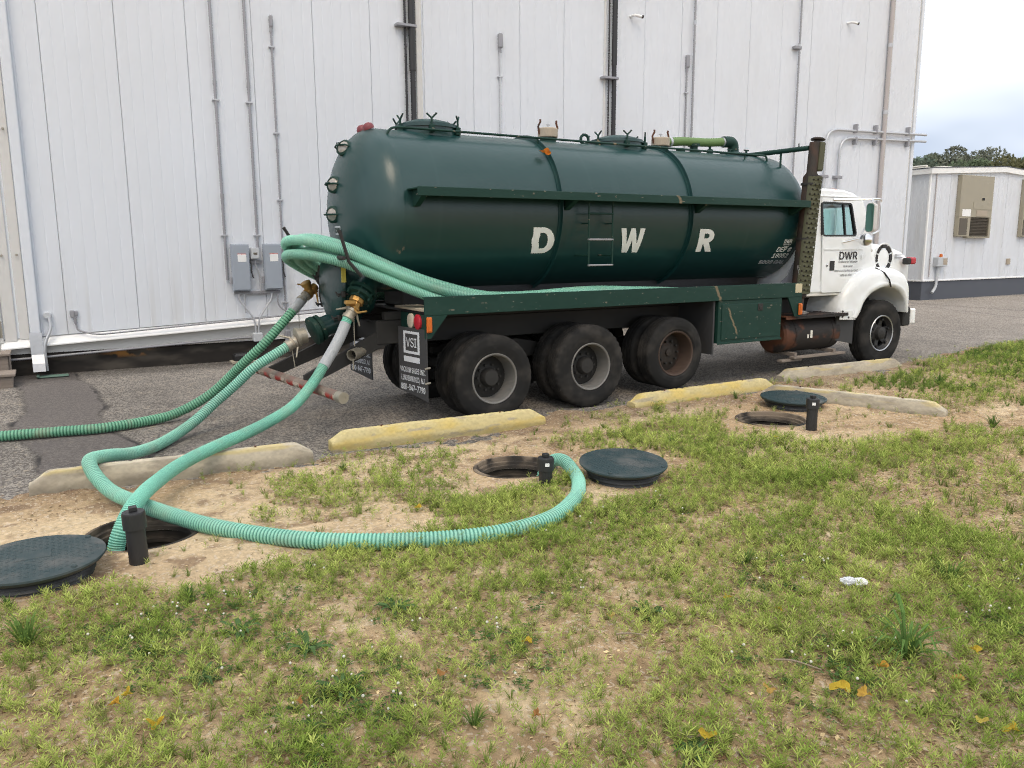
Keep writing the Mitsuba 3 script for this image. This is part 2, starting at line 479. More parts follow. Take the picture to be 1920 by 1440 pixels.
# ------------------------------------------------------------------ ground heights
def sst(a, b, x):
    t = np.clip((x - a) / (b - a), 0, 1)
    return t * t * (3 - 2 * t)


def g0(x, y):
    return np.clip(0.015 * (np.asarray(x) - 8.2), -0.065, 0.075) * sst(5.2, 8.0, np.asarray(y))


EX = A([-40, -3, 0, 2, 4, 5.5, 7, 9.5, 11.9, 17.2, 25, 60, 400.0])
EY = A([9.0, 8.0, 7.75, 7.62, 7.8, 8.05, 7.9, 8.15, 7.95, 8.75, 9.8, 16, 70.0])


def edge_y(x):
    return np.interp(x, EX, EY)


HOLES = [(0.43, 6.00, 0.375), (3.58, 6.09, 0.365), (7.17, 6.28, 0.385)]


def soil_z(x, y):
    x, y = np.asarray(x, float), np.asarray(y, float)
    q = np.stack([x, y, x * 0], -1)
    lump = (meshkit.fbm(q * 2.2, 4, 5) - 0.5) * 0.075 + (meshkit.fbm(q * 11, 3, 9) - 0.5) * 0.028
    near = np.ones_like(x)
    for hx, hy, hr in HOLES:
        near = np.minimum(near, sst(hr, hr + 0.35, np.hypot(x - hx, y - hy)))
    e = y - edge_y(x) + (meshkit.fbm(q * 3.5, 4, 21) - 0.5) * 0.55
    z = g0(x, y) + lump * near + 0.012 - 0.06 * sst(-0.12, 0.28, e) - 0.12 * sst(0.4, 2.0, e)
    return z


def build_ground():
    xs, ys = np.meshgrid(np.arange(-2.2, 12.5, 0.05), np.arange(0.9, 8.9, 0.05))
    pts = [np.stack([xs.ravel(), ys.ravel()], 1)]
    xs, ys = np.meshgrid(np.arange(12.5, 26, 0.13), np.arange(1.5, 11, 0.13))
    pts.append(np.stack([xs.ravel(), ys.ravel()], 1))
    xs, ys = np.meshgrid(np.arange(-30, 60, 2.0), np.arange(-30, 60, 2.0))
    c = np.stack([xs.ravel(), ys.ravel()], 1)
    keep = ~(((c[:, 0] > -2.5) & (c[:, 0] < 12.8) & (c[:, 1] > 0.6) & (c[:, 1] < 9.2)) | ((c[:, 0] > 12) & (c[:, 0] < 26.5) & (c[:, 1] > 1) & (c[:, 1] < 11.5)))
    pts.append(c[keep])
    xs, ys = np.meshgrid(np.linspace(-900, 900, 25), np.linspace(-900, 900, 25))
    c = np.stack([xs.ravel(), ys.ravel()], 1)
    pts.append(c[(np.abs(c) > 61).any(1)])
    p = np.vstack(pts) + 1e-4 * rng.standard_normal((sum(map(len, pts)), 2))
    for hx, hy, hr in HOLES:
        p = p[np.hypot(p[:, 0] - hx, p[:, 1] - hy) > hr + 0.03]
        a = np.arange(64) * 2 * np.pi / 64
        p = np.vstack([p, np.stack([hx + hr * np.cos(a), hy + hr * np.sin(a)], 1)])
    tri = Delaunay(p).simplices
    c = p[tri].mean(1)
    for hx, hy, hr in HOLES:
        ok = np.hypot(c[:, 0] - hx, c[:, 1] - hy) > hr * 0.995
        tri, c = tri[ok], c[ok]
    z = soil_z(p[:, 0], p[:, 1])
    z = np.where((np.abs(p) > 30).any(1), np.minimum(z, -0.12), z)
    v = np.column_stack([p, z])
    n = np.cross(v[tri[:, 1]] - v[tri[:, 0]], v[tri[:, 2]] - v[tri[:, 0]])
    tri[n[:, 2] < 0] = tri[n[:, 2] < 0][:, ::-1]
    return trimesh.Trimesh(v, tri, process=False)


structure('ground', build_ground(), 'mat_soil', 'pale sandy bare soil under the weedy grass', smooth=True)

ax, ay = np.meshgrid(np.r_[np.linspace(-40, -6, 8), np.arange(-5, 28, 0.5), np.linspace(30, 70, 9)], np.r_[np.arange(6.6, 17.6, 0.25), np.linspace(20, 70, 9)])
az = g0(ax, ay)
# the sheet stays within the strip north of the lawn edge
under = ay < edge_y(ax) - 0.5
az = np.where(under, az - 0.10, az)
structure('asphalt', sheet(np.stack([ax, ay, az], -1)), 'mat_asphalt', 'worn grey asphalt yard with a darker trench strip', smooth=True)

# ------------------------------------------------------------------ far hill and trees
def hill_z(x, y):
    d = 0.87 * x + 0.49 * y
    s = -0.49 * x + 0.87 * y
    return -0.3 + 7.0 * sst(70, 150, d) + 1.2 * np.sin(s * 0.06 + 1) * sst(80, 150, d) - 2.2 * sst(5, -30, s) * sst(80, 150, d)


hd, hs = np.meshgrid(np.linspace(62, 420, 40), np.linspace(-160, 160, 60))
hx, hy = 0.87 * hd - 0.49 * hs, 0.49 * hd + 0.87 * hs
structure('hill', sheet(np.stack([hx, hy, hill_z(hx, hy)], -1)), 'mat_hill', 'low green hill behind the trailer', smooth=True)


def leaf_cards(c, rad, n, size, r):
    """Leaf clumps spread through an uneven crown made of several lobes."""
    k = 14
    lob = r.normal(0, 0.40, (k, 3)) * A([1.1, 1.1, 0.7]) * rad
    lr = rad * r.uniform(0.38, 0.62, k)
    w = r.integers(0, k, n)
    d = r.normal(size=(n, 3))
    d /= np.linalg.norm(d, axis=1, keepdims=True)
    p = c + lob[w] + d * (lr[w] * r.uniform(0.55, 1.03, n) ** 0.5)[:, None]
    a = r.normal(size=(n, 3))
    a /= np.linalg.norm(a, axis=1, keepdims=True)
    b = np.cross(a, d + 0.3 * r.normal(size=(n, 3)))
    b /= np.linalg.norm(b, axis=1, keepdims=True) + 1e-9
    s = size * r.uniform(0.6, 1.3, n)[:, None]
    v = np.stack([p - a * s, p + b * s * 0.6, p + a * s, p - b * s * 0.6], 1).reshape(-1, 3)
    i = np.arange(n)[:, None] * 4
    f = np.vstack([i + A([[0, 1, 2]]), i + A([[0, 2, 3]])])
    tone = (r.uniform(0.75, 1.25, (n, 1)) * (0.85 + 0.3 * r.random(k))[w][:, None])
    col = np.repeat(tone * A([0.165, 0.20, 0.138]), 4, 0)
    return v, f, col


r_t = np.random.default_rng(11)
for row, (d0, zt) in enumerate(((122, 0.0), (131, 1.3), (141, 2.5))):
    for s0 in np.arange(-34, 16, 6.0):
        s, d = s0 + r_t.uniform(-1.8, 1.8), d0 + r_t.uniform(-3, 3)
        x, y = 0.87 * d - 0.49 * s, 0.49 * d + 0.87 * s
        zb = float(hill_z(x, y))
        h = r_t.uniform(7.2, 9.0) - (1.0 if row == 0 else 0)
        rad = r_t.uniform(3.0, 4.2)
        k = thing('tree', 'leafy green tree in the far treeline above the trailer roof', 'tree', 'trees along the far hill')
        add(k + '__trunk', tube([(x, y, zb - 0.3), (x + 0.2, y, zb + h * 0.4), (x, y + 0.3, zb + h * 0.75)], [0.24, 0.17, 0.07], 7), 'mat_twig')
        v, f, col = leaf_cards(A([x, y, zb + h * 0.62]), rad, 7500, 0.26, r_t)
        shift = r_t.uniform(0.8, 1.2) * A([r_t.uniform(0.85, 1.25), 1, r_t.uniform(0.8, 1.2)])
        add(k + '__crown', (v, f), 'mat_leaf', False, color=col * shift)

# ------------------------------------------------------------------ the warehouse wall (local frame: x along the wall, y into it)
WT = T().translate([0.218, 15.3, 0]).rotate([0, 0, 1], -0.9227)
PW, NPAN, HT = 1.1066, 21, 10.4
S_END = 22.32


def zb(s):
    return 0.6 + 0.045 * np.minimum(s, 6.0)


wh = thing('warehouse', 'tall white metal panelled warehouse wall behind the tank truck', 'warehouse')


def wall_panel(s0, s1, r, z0=None):
    w = s1 - s0
    prof = [(0.0035, 0.03), (0.004, 0.008), (0.013, 0.0)]
    for k in range(1, 6):
        c = w * k / 6
        prof += [(c - 0.012, 0.0), (c - 0.006, 0.0035), (c + 0.006, 0.0035), (c + 0.012, 0.0)]
    prof += [(w - 0.013, 0.0), (w - 0.004, 0.008), (w - 0.0035, 0.03)]
    prof = A(prof)
    off = r.uniform(-0.0025, 0.0025)
    lo = np.stack([s0 + prof[:, 0], prof[:, 1] + off, zb(s0 + prof[:, 0]) if z0 is None else 0 * prof[:, 0] + z0], 1)
    hi = lo.copy()
    hi[:, 2] = HT
    return sheet([lo, hi][::-1])


rp = np.random.default_rng(5)
for k in range(-8, NPAN - 1):
    if k == -2:
        continue
    s0, s1 = k * PW, min((k + 1) * PW, S_END - 0.12)
    if k == -3:
        s0, s1 = -3 * PW, -1.95
    add(wh + '__wall_panel', wall_panel(s0, s1, rp), 'mat_panel', 20, to_world=WT)
add(wh + '__wall_core', cat(cbox(-8, S_END - 0.01, 0.031, 0.2, 0.3, HT, 0.001), cbox(S_END - 0.2, S_END - 0.005, 0.2, 18, 0.02, HT, 0.001)), 'mat_trim', False, to_world=WT)
add(wh + '__corner_trim', cbox(S_END - 0.118, S_END, -0.012, 0.03, 0.87, HT, 0.004), 'mat_panel', False, to_world=WT)
add(wh + '__roof', cbox(-8, S_END + 0.1, -0.1, 18, HT + 0.001, HT + 0.35, 0.02), 'mat_trim', False, to_world=WT)
s_ = np.linspace(-0.97, 6, 8)
lo = 0.445 + 0.048 * s_


def strip(ss, z0, z1, y0, y1, lip=0.0):
    """A folded metal strip along the wall whose edges climb with it."""
    rings = [[(s, y1, b), (s, y0, a), (s, y0, a - 0.0001), (s, y0 + lip, a - 0.02), (s, y1, a - 0.02)] for s, a, b in zip(ss, z0, z1)]
    return loft(rings)


add(wh + '__base_flashing', strip(s_, lo + 0.02, zb(s_) - 0.01, -0.11, 0.02), 'mat_white', 20, to_world=WT)
add(wh + '__base_flashing', cbox(6.003, S_END, -0.10, 0.02, 0.74, 0.865, 0.01), 'mat_white', 20, to_world=WT)
add(wh + '__foundation', cbox(-8, S_END - 0.02, 0.06, 0.4, -0.4, 0.8, 0.02), 'mat_found', 20, to_world=WT, label='damp dark concrete foundation with a rust stain')
add(wh + '__wall_panel', wall_panel(-1.95, -1.005, rp, 3.43), 'mat_panel', 20, to_world=WT)
# door at the left edge with jamb, hinge and bolts
add(wh + '__door', cbox(-1.95, -1.005, -0.03, 0.0, 0.55, 3.4, 0.006), 'mat_white', 20, to_world=WT)
add(wh + '__door_frame', cat(cbox(-1.0, -0.93, -0.05, 0.02, 0.50, HT, 0.006), cbox(-0.915, -0.74, -0.025, 0.02, 0.52, HT, 0.006), cbox(-0.70, -0.56, -0.02, 0.02, 0.55, HT, 0.006)), 'mat_trim', 20, to_world=WT)
add(wh + '__door_hinge', cat(cbox(-1.16, -0.96, -0.065, -0.031, 0.70, 0.77, 0.008), rod((-0.985, -0.075, 0.62), (-0.985, -0.075, 0.85), 0.022), cbox(-0.98, -0.935, -0.07, -0.051, 0.60, 0.87, 0.006)), 'mat_dullmetal', 30, to_world=WT)
for (s, z) in ((-0.83, 1.92), (-0.62, 1.93), (-0.99, 1.5), (-0.96, 0.95), (-0.83, 3.9), (-0.62, 3.9)):
    add(wh + '__bolt', lathe([(0, 0.03), (0.014, 0.03), (0.02, 0.02), (0.02, 0)], 8, '-y', (s, -0.05, z)), 'mat_dullmetal', 30, to_world=WT)


def wall_item(key, label, cat_, group=None):
    return thing(key, label, cat_, group)


def wall_pipe(part, pts, r, mat, sides=12, rad=0.12):
    return add(part, tube(bend(pts, rad, 7), r, sides), mat, 50, to_world=WT)


def strap(key, s, z, r, y):
    add(key + '__clamp', cat(cbox(s - r - 0.035, s + r + 0.035, y, 0.0, z - 0.014, z + 0.014, 0.003)), 'mat_galv', 30, to_world=WT)


# downspout with kick-out boot
k = wall_item('downspout', 'white square downspout with a bright metal boot at the left end of the wall', 'downspout')
add(k + '__pipe', cbox(-0.545, -0.40, -0.14, -0.03, 0.62, HT, 0.012), 'mat_panel', 20, to_world=WT)
add(k + '__boot', loft([[(x, y, z) for x, y in ((-0.565 + o, -0.16 - q), (-0.385 + o, -0.16 - q), (-0.385 + o, -0.025 - q), (-0.565 + o, -0.025 - q))] for z, q, o in ((0.66, 0, 0), (0.58, 0.01, 0.0), (0.30, 0.03, 0.005), (0.16, 0.12, 0.01), (0.05, 0.30, 0.015))], False), 'mat_galv', 20, to_world=WT)
k = thing('splash_block', 'flat green plastic splash block under the downspout', 'splash block')
add(k + '__tray', cat(cbox(-0.30, 0.16, 14.85, 15.05, -0.06, -0.035, 0.01), cbox(-0.30, -0.26, 14.8, 15.07, -0.034, -0.01, 0.005)), 'mat_splash', 20)
# conduits at left bottom
k = wall_item('conduit', 'light grey conduit from a round fitting curving down beside the downspout', 'conduit')
add(k + '__fitting', lathe([(0, 0.09), (0.05, 0.09), (0.06, 0.08), (0.065, 0.0)], 16, '-y', (-0.28, 0.0, 0.93)), 'mat_greylight', 40, to_world=WT)
wall_pipe(k + '__pipe', [(-0.26, -0.09, 0.90), (-0.24, -0.12, 0.72), (-0.37, -0.17, 0.45), (-0.36, -0.16, 0.02)], 0.026, 'mat_galv', rad=0.14)
k = wall_item('conduit', 'thin grey conduit from a wall fitting curving right along the base flashing', 'conduit')
add(k + '__fitting', cat(cbox(0.05, 0.12, -0.06, 0.0, 0.88, 1.0, 0.012), cbox(0.115, 0.17, -0.05, 0.0, 0.90, 0.99, 0.012), rod((0.12, -0.045, 0.88), (0.125, -0.045, 0.78), 0.026)), 'mat_conduit', 30, to_world=WT)
wall_pipe(k + '__pipe', [(0.125, -0.045, 0.8), (0.14, -0.05, 0.66), (0.42, -0.12, 0.575), (3.55, -0.13, 0.755), (5.6, -0.13, 0.86)], 0.015, 'mat_conduit', rad=0.18)
k = wall_item('conduit', 'horizontal grey pipe run low along the dark foundation', 'pipe')
wall_pipe(k + '__pipe', [(-0.9, -0.03, 0.22), (-0.3, -0.03, 0.24), (2.75, -0.03, 0.37), (3.05, -0.03, 0.37)], 0.022, 'mat_conduit')
for s in (0.55, 1.7):
    add(k + '__coupling', rod((s, -0.03, 0.277 + 0.0426 * (s - 0.55)), (s + 0.07, -0.03, 0.28 + 0.0426 * (s - 0.55)), 0.029), 'mat_conduit', 40, to_world=WT)

# electrical gear
for s0, s1, z0, z1, lab in ((2.70, 3.01, 1.245, 2.095, 'left of the two tall grey electrical disconnect boxes on the white wall'),
                            (3.275, 3.59, 1.255, 2.10, 'right of the two tall grey electrical disconnect boxes on the white wall')):
    k = wall_item('disconnect_box', lab, 'electrical box')
    add(k + '__cabinet', cbox(s0, s1, -0.17, -0.045, z0, z1, 0.006), 'mat_greybox', 20, to_world=WT)
    add(k + '__cover', cbox(s0 + 0.012, s1 - 0.008, -0.197, -0.172, z0 + 0.02, z1 - 0.012, 0.008), 'mat_greybox', 20, to_world=WT)
    add(k + '__sticker', cbox(s0 + 0.10, s0 + 0.25, -0.2005, -0.198, z1 - 0.32, z1 - 0.185, 0.0005), 'mat_white', False, to_world=WT)
    add(k + '__sticker', cbox(s0 + 0.10, s0 + 0.25, -0.2010, -0.198, z1 - 0.184, z1 - 0.172, 0.0003), 'mat_redink', False, to_world=WT)
    add(k + '__handle', tube(bend([(s1 + 0.02, -0.12, z1 - 0.28), (s1 + 0.035, -0.16, z1 - 0.38), (s1 + 0.02, -0.17, z1 - 0.5), (s1 + 0.05, -0.19, z1 - 0.62)], 0.05, 5), 0.014, 8), 'mat_black', 40, to_world=WT)
    add(k + '__hub', rod((s0 - 0.02, -0.10, z1 - 0.60), (s0 - 0.02, -0.10, z1 - 0.72), 0.032), 'mat_conduit', 40, to_world=WT)
k = wall_item('control_box', 'small light grey box between the two tall disconnect boxes', 'electrical box')
add(k + '__cabinet', cbox(3.045, 3.20, -0.15, -0.04, 1.82, 2.03, 0.008), 'mat_greylight', 20, to_world=WT)
add(k + '__lid', cbox(3.06, 3.19, -0.162, -0.151, 1.84, 2.02, 0.004), 'mat_greylight', 20, to_world=WT)
add(k + '__plate', cbox(3.09, 3.16, -0.166, -0.163, 1.90, 1.94, 0.001), 'mat_beige_dark', False, to_world=WT)
add(k + '__rail', cbox(3.03, 3.25, -0.08, -0.04, 1.745, 1.80, 0.004), 'mat_conduit', 20, to_world=WT)
wall_pipe(k + '__conduit', [(3.13, -0.10, 1.81), (3.13, -0.10, 1.70), (3.19, -0.10, 1.55), (3.20, -0.10, 1.22)], 0.013, 'mat_galv')
k = wall_item('strut_rail', 'slotted metal rail under the electrical boxes', 'rail')
add(k + '__channel', cat(cbox(2.72, 3.56, -0.09, -0.045, 1.185, 1.235, 0.003), cbox(2.76, 3.50, -0.044, 0.0, 1.19, 1.23, 0.003)), 'mat_conduit', 20, to_world=WT)
k = wall_item('junction_box', 'small grey junction box at the foot of two joining conduits', 'junction box')
add(k + '__box', cbox(3.0, 3.17, -0.20, -0.06, 0.30, 0.46, 0.012), 'mat_greylight', 20, to_world=WT)
wall_pipe(k + '__conduit', [(2.80, -0.10, 1.18), (2.80, -0.10, 1.08), (3.05, -0.13, 0.72), (3.06, -0.13, 0.45)], 0.017, 'mat_galv')
wall_pipe(k + '__conduit', [(3.40, -0.10, 1.18), (3.38, -0.10, 1.08), (3.12, -0.13, 0.72), (3.11, -0.13, 0.45)], 0.017, 'mat_galv')
wall_pipe(k + '__conduit', [(2.90, -0.08, 1.18), (2.905, -0.07, 0.83)], 0.014, 'mat_galv')
k = wall_item('conduit', 'conduit bending right from under the right disconnect box', 'conduit')
wall_pipe(k + '__pipe', [(3.50, -0.09, 1.18), (3.50, -0.09, 0.95), (3.66, -0.10, 0.82), (5.2, -0.10, 0.9)], 0.015, 'mat_conduit', rad=0.16)

cg = 'grey conduits climbing the white wall'
for s, zt, r, lab in ((2.625, HT, 0.025, 'long grey conduit rising to the frame top above the left disconnect box'),
                      (3.20, HT, 0.025, 'long grey conduit rising to the frame top above the right disconnect box')):
    k = wall_item('conduit', lab, 'conduit')
    wall_pipe(k + '__pipe', [(s, -0.045, 1.45 if s < 3 else 2.0), (s, -0.045, zt)], r, 'mat_conduit')
    for z in (4.85, 2.9):
        add(k + '__coupling', rod((s, -0.045, z), (s, -0.045, z + 0.08), r + 0.007), 'mat_conduit', 40, to_world=WT)
    for z in (4.60, 2.25, 6.6):
        strap(k, s, z, r, -0.075)
k = wall_item('conduit', 'grey conduit ending in a capped fitting, behind the rack of green hoses', 'conduit')
wall_pipe(k + '__pipe', [(3.655, -0.035, 0.46), (3.655, -0.035, 5.95)], 0.019, 'mat_conduit')
add(k + '__fitting', cat(cbox(3.625, 3.69, -0.085, -0.002, 5.93, 6.14, 0.02), rod((3.655, -0.035, 5.85), (3.655, -0.035, 5.95), 0.028)), 'mat_conduit', 30, to_world=WT)
add(k + '__fitting', cbox(3.61, 3.71, -0.095, -0.005, 0.18, 0.48, 0.02), 'mat_conduit', 30, to_world=WT)
add(k + '__coupling', rod((3.655, -0.035, 3.75), (3.655, -0.035, 3.83), 0.026), 'mat_conduit', 40, to_world=WT)
for z in (5.6, 4.1, 2.9, 1.0):
    strap(k, 3.655, z, 0.019, -0.06)
for s, zt, lab in ((8.345, 6.15, 'short capped pipe on the wall above the rear half of the tank'), (13.435, 6.27, 'short capped pipe on the wall above the front half of the tank')):
    k = wall_item('conduit', lab, 'conduit')
    wall_pipe(k + '__pipe', [(s, -0.035, 2.0), (s, -0.035, zt)], 0.021, 'mat_conduit' if s > 9 else 'mat_galv')
    add(k + '__fitting', cat(cbox(s - 0.045, s + 0.05, -0.10, -0.004, zt - 0.05, zt + 0.24, 0.02), rod((s, -0.035, zt - 0.14), (s, -0.035, zt - 0.04), 0.03)), 'mat_conduit', 30, to_world=WT)
    strap(k, s, zt - 0.62, 0.021, -0.06)
for s, lab in ((6.36, 'pair of black insulated pipes with a grey corner strip on the wall above the tank'), (11.25, 'black insulated pipe pair above the middle of the tank')):
    k = wall_item('insulated_pipe', lab, 'pipe')
    wall_pipe(k + '__thick_pipe', [(s, -0.09, 1.5), (s, -0.09, 5.45 if s < 8 else 6.05)], 0.052, 'mat_blackpipe')
    wall_pipe(k + '__thick_pipe', [(s, -0.09, 5.45 if s < 8 else 6.05), (s, -0.09, HT)], 0.068 if s < 8 else 0.06, 'mat_blackpipe')
    wall_pipe(k + '__thin_pipe', [(s - 0.13, -0.06, 1.5), (s - 0.13, -0.06, HT)], 0.024 if s < 8 else 0.018, 'mat_blackpipe')
    z = 6.27 if s < 8 else 5.76
    add(k + '__bracket', cbox(s - 0.33, s + 0.08, -0.17, -0.002, z - 0.025, z + 0.025, 0.004), 'mat_conduit', 20, to_world=WT)
    add(k + '__cover_strip', cbox(s + 0.10, s + 0.22, -0.05, -0.002, 1.2, HT, 0.006) if s < 8 else cbox(s - 0.24, s - 0.20, -0.03, -0.002, 1.2, HT, 0.004), 'mat_trim', 20, to_world=WT)
for s, r, mat, zs, lab in ((13.60, 0.026, 'mat_conduit', (7.2,), 'thin grey pipe rising past the short capped pipe near the front of the tank'),
                           (17.18, 0.024, 'mat_conduit', (7.08,), 'thin grey pipe with a dark bracket, left of the exhaust stack'),
                           (20.80, 0.062, 'mat_pinkpipe', (5.7, 7.5), 'thick pinkish grey pipe near the right corner of the warehouse')):
    k = wall_item('wall_pipe', lab, 'pipe')
    wall_pipe(k + '__pipe', [(s, -0.08, 0.9), (s, -0.08, HT)], r, mat)
    for z in zs:
        add(k + '__coupling', rod((s, -0.08, z), (s, -0.08, z + 0.1), r + 0.01), 'mat_galv', 40, to_world=WT)
    if 17 < s < 18:
        add(k + '__bracket', cbox(s - 0.19, s + 0.05, -0.12, -0.003, 7.04, 7.12, 0.01), 'mat_conduit', 20, to_world=WT)
    if s > 20:
        add(k + '__cover_strip', cbox(s + 0.10, s + 0.16, -0.03, -0.003, 0.9, HT, 0.005), 'mat_trim', 20, to_world=WT)
for s, z, lab in ((11.74, 7.16, 'small white pipe stub on the wall right of the black pipe pair'), (19.06, 7.93, 'small white pipe stub high on the wall near the right corner')):
    k = wall_item('pipe_stub', lab, 'pipe stub')
    add(k + '__stub', cat(rod((s, 0, z), (s + 0.03, -0.14, z + 0.01), 0.03), rod((s + 0.03, -0.12, z + 0.01), (s + 0.20, -0.16, z - 0.01), 0.032)), 'mat_white', 40, to_world=WT)
    add(k + '__cap', rod((s + 0.20, -0.16, z - 0.01), (s + 0.24, -0.169, z - 0.014), 0.036), 'mat_frame', 40, to_world=WT)
for dz, s0, lab in ((0.0, 18.40, 'upper of the two bent conduits running to the warehouse corner'), (-0.19, 18.97, 'lower of the two bent conduits running to the warehouse corner')):
    k = wall_item('bent_conduit', lab, 'conduit')
    wall_pipe(k + '__pipe', [(s0, -0.08, 1.2), (s0, -0.08, 5.13 + dz), (S_END + 0.42, -0.08, 5.25 + dz)], 0.035, 'mat_galv', rad=0.42)
    add(k + '__clamp', cbox(s0 - 0.14, s0 + 0.14, -0.12, -0.002, 3.85, 3.93, 0.006), 'mat_conduit', 20, to_world=WT)
    for s in (19.6, 20.45, 21.9):
        zz = 5.13 + dz + 0.12 * (s - s0) / 3.9
        add(k + '__clamp', cbox(s - 0.035, s + 0.035, -0.122, -0.002, zz - (0.05 if dz == 0 else 0.16), zz + (0.18 if dz == 0 else 0.045), 0.004), 'mat_conduit', 20, to_world=WT)

# steps by the door
k = thing('wooden_steps', 'weathered timber steps at the left edge of the picture', 'steps')
add(k + '__tread', cbox(-2.2, -0.62, 14.62, 15.22, 0.36, 0.40, 0.006), 'mat_timber', 20)
add(k + '__tread', cbox(-2.2, -0.56, 14.05, 14.60, 0.11, 0.15, 0.006), 'mat_timber', 20)
add(k + '__riser', cbox(-2.2, -0.66, 14.66, 14.70, -0.1, 0.355, 0.004), 'mat_timber', 20)
add(k + '__riser', cbox(-2.2, -0.60, 14.09, 14.13, -0.1, 0.105, 0.004), 'mat_timber', 20)
add(k + '__side_board', cat(cbox(-0.68, -0.64, 14.72, 15.2, -0.1, 0.355, 0.004), cbox(-0.65, -0.61, 14.14, 14.66, -0.1, 0.105, 0.004)), 'mat_timber', 20)
k = thing('bait_box', 'black plastic box on a paving slab at the wall foot', 'box')
add(k + '__case', hull([(x * w, y * d, z) for z, w, d in ((0.02, 1, 1), (0.11, 1, 1), (0.15, 0.85, 0.8)) for x in (-0.19, 0.19) for y in (-0.11, 0.11)]).apply_translation((3.0, 14.95, -0.03)), 'mat_black', 20)
add(k + '__slab', cbox(2.76, 3.25, 14.80, 15.1, -0.06, -0.012, 0.01), 'mat_concrete', 20)

# ------------------------------------------------------------------ the trailer
tr = thing('office_trailer', 'white modular trailer with dark skirting beyond the warehouse corner', 'trailer')
TY, TX0, TX1, RX, DEP = 17.1, 26.88, 36.0, 31.4, 15.0


def roof_at(x):
    return 4.62 + 0.22 * (1 - np.abs(x - RX) / (RX - TX0))


def rib_panel(x0, x1, z0, axis='y', pitch=0.2):
    xs = [x0 + 0.004]
    for c in np.arange(x0 + pitch, x1 - 0.05, pitch):
        xs += [c - 0.012, c - 0.006, c + 0.006, c + 0.012]
    xs.append(x1 - 0.004)
    d = [0.0]
    for c in np.arange(x0 + pitch, x1 - 0.05, pitch):
        d += [0.0, 0.006, 0.006, 0.0]
    d.append(0.0)
    xs, d = A(xs), A(d)
    if axis == 'y':
        lo = np.stack([xs, TY + d, 0 * xs + z0], 1)
        hi = np.stack([xs, TY + d, roof_at(xs) - 0.02], 1)
    else:
        lo = np.stack([TX0 + d, xs, 0 * xs + z0], 1)
        hi = np.stack([TX0 + d, xs, 0 * xs + 4.60], 1)
    return sheet([hi, lo])


for x0 in np.arange(TX0, TX1 - 0.1, 1.22):
    add(tr + '__wall_panel', rib_panel(x0, min(x0 + 1.22, TX1), 0.80, 'y', 0.305), 'mat_trailer', 15)
for y0 in np.arange(TY + 0.05, TY + 8, 1.22):
    add(tr + '__wall_panel', rib_panel(y0, y0 + 1.22, 0.80, 'x', 0.15), 'mat_trailer', 15)
add(tr + '__wall_core', prism(Polygon([(TX0 + 0.02, 0.76), (TX1, 0.76), (TX1, roof_at(TX1)), (RX, roof_at(RX)), (TX0 + 0.02, 4.6)]), 'y', TY + 0.02, TY + DEP), 'mat_trim', False)
add(tr + '__skirt', cat(cbox(TX0 + 0.03, TX1, TY + 0.03, TY + 0.08, -0.1, 0.77, 0.004), cbox(TX0 + 0.03, TX0 + 0.08, TY + 0.081, TY + DEP, -0.1, 0.77, 0.004)), 'mat_skirt', False)
add(tr + '__sill_trim', cat(cbox(TX0 - 0.02, TX1, TY - 0.03, TY + 0.03, 0.745, 0.80, 0.006), cbox(TX0 - 0.021, TX0 + 0.03, TY + 0.031, TY + DEP, 0.745, 0.80, 0.006)), 'mat_white', 20)
add(tr + '__corner_trim', cbox(TX0 - 0.012, TX0 + 0.06, TY - 0.012, TY + 0.05, 0.80, 4.5, 0.004), 'mat_white', 20)
rf = []
for y0, y1, dz0, dz1 in ((TY - 0.10, TY + 0.04, -0.13, 0.06),):
    rf.append(prism(Polygon([(TX0 - 0.1, 4.60 + dz0), (RX, roof_at(RX) + dz0), (TX1, roof_at(TX1) + dz0), (TX1, roof_at(TX1) + dz1), (RX, roof_at(RX) + dz1), (TX0 - 0.1, 4.60 + dz1)]), 'y', y0, y1))
rf.append(cbox(TX0 - 0.1, TX0 + 0.04, TY + 0.041, TY + DEP, 4.47, 4.655, 0.006))
rsheet = prism(Polygon([(TX0 - 0.12, 4.662), (RX, roof_at(RX) + 0.066), (TX1, roof_at(TX1) + 0.066), (TX1, roof_at(TX1) + 0.09), (RX, roof_at(RX) + 0.09), (TX0 - 0.12, 4.686)]), 'y', TY - 0.12, TY + DEP)
add(tr + '__fascia', cat(*rf), 'mat_white', 20)
add(tr + '__roof', rsheet, 'mat_skirt', False)
for x, w, y in ((30.5, 0.38, 18.6), (32.6, 0.34, 18.8), (33.9, 0.12, 18.6), (28.2, 0.09, 18.0)):
    vk = add(tr + '__roof_vent', cat(cbox(x - w, x + w, y, y + 0.8, roof_at(x) + 0.05, roof_at(x) + 0.16, 0.02), cbox(x - w * 0.8, x + w * 0.8, y + 0.1, y + 0.7, roof_at(x) + 0.161, roof_at(x) + 0.24, 0.03)), 'mat_offwhite', 20)
add(tr + '__pipe', cat(rod((TX0 + 0.32, TY - 0.03, 4.5), (TX0 + 0.32, TY - 0.03, 0.9), 0.018)), 'mat_pinkpipe', 30)


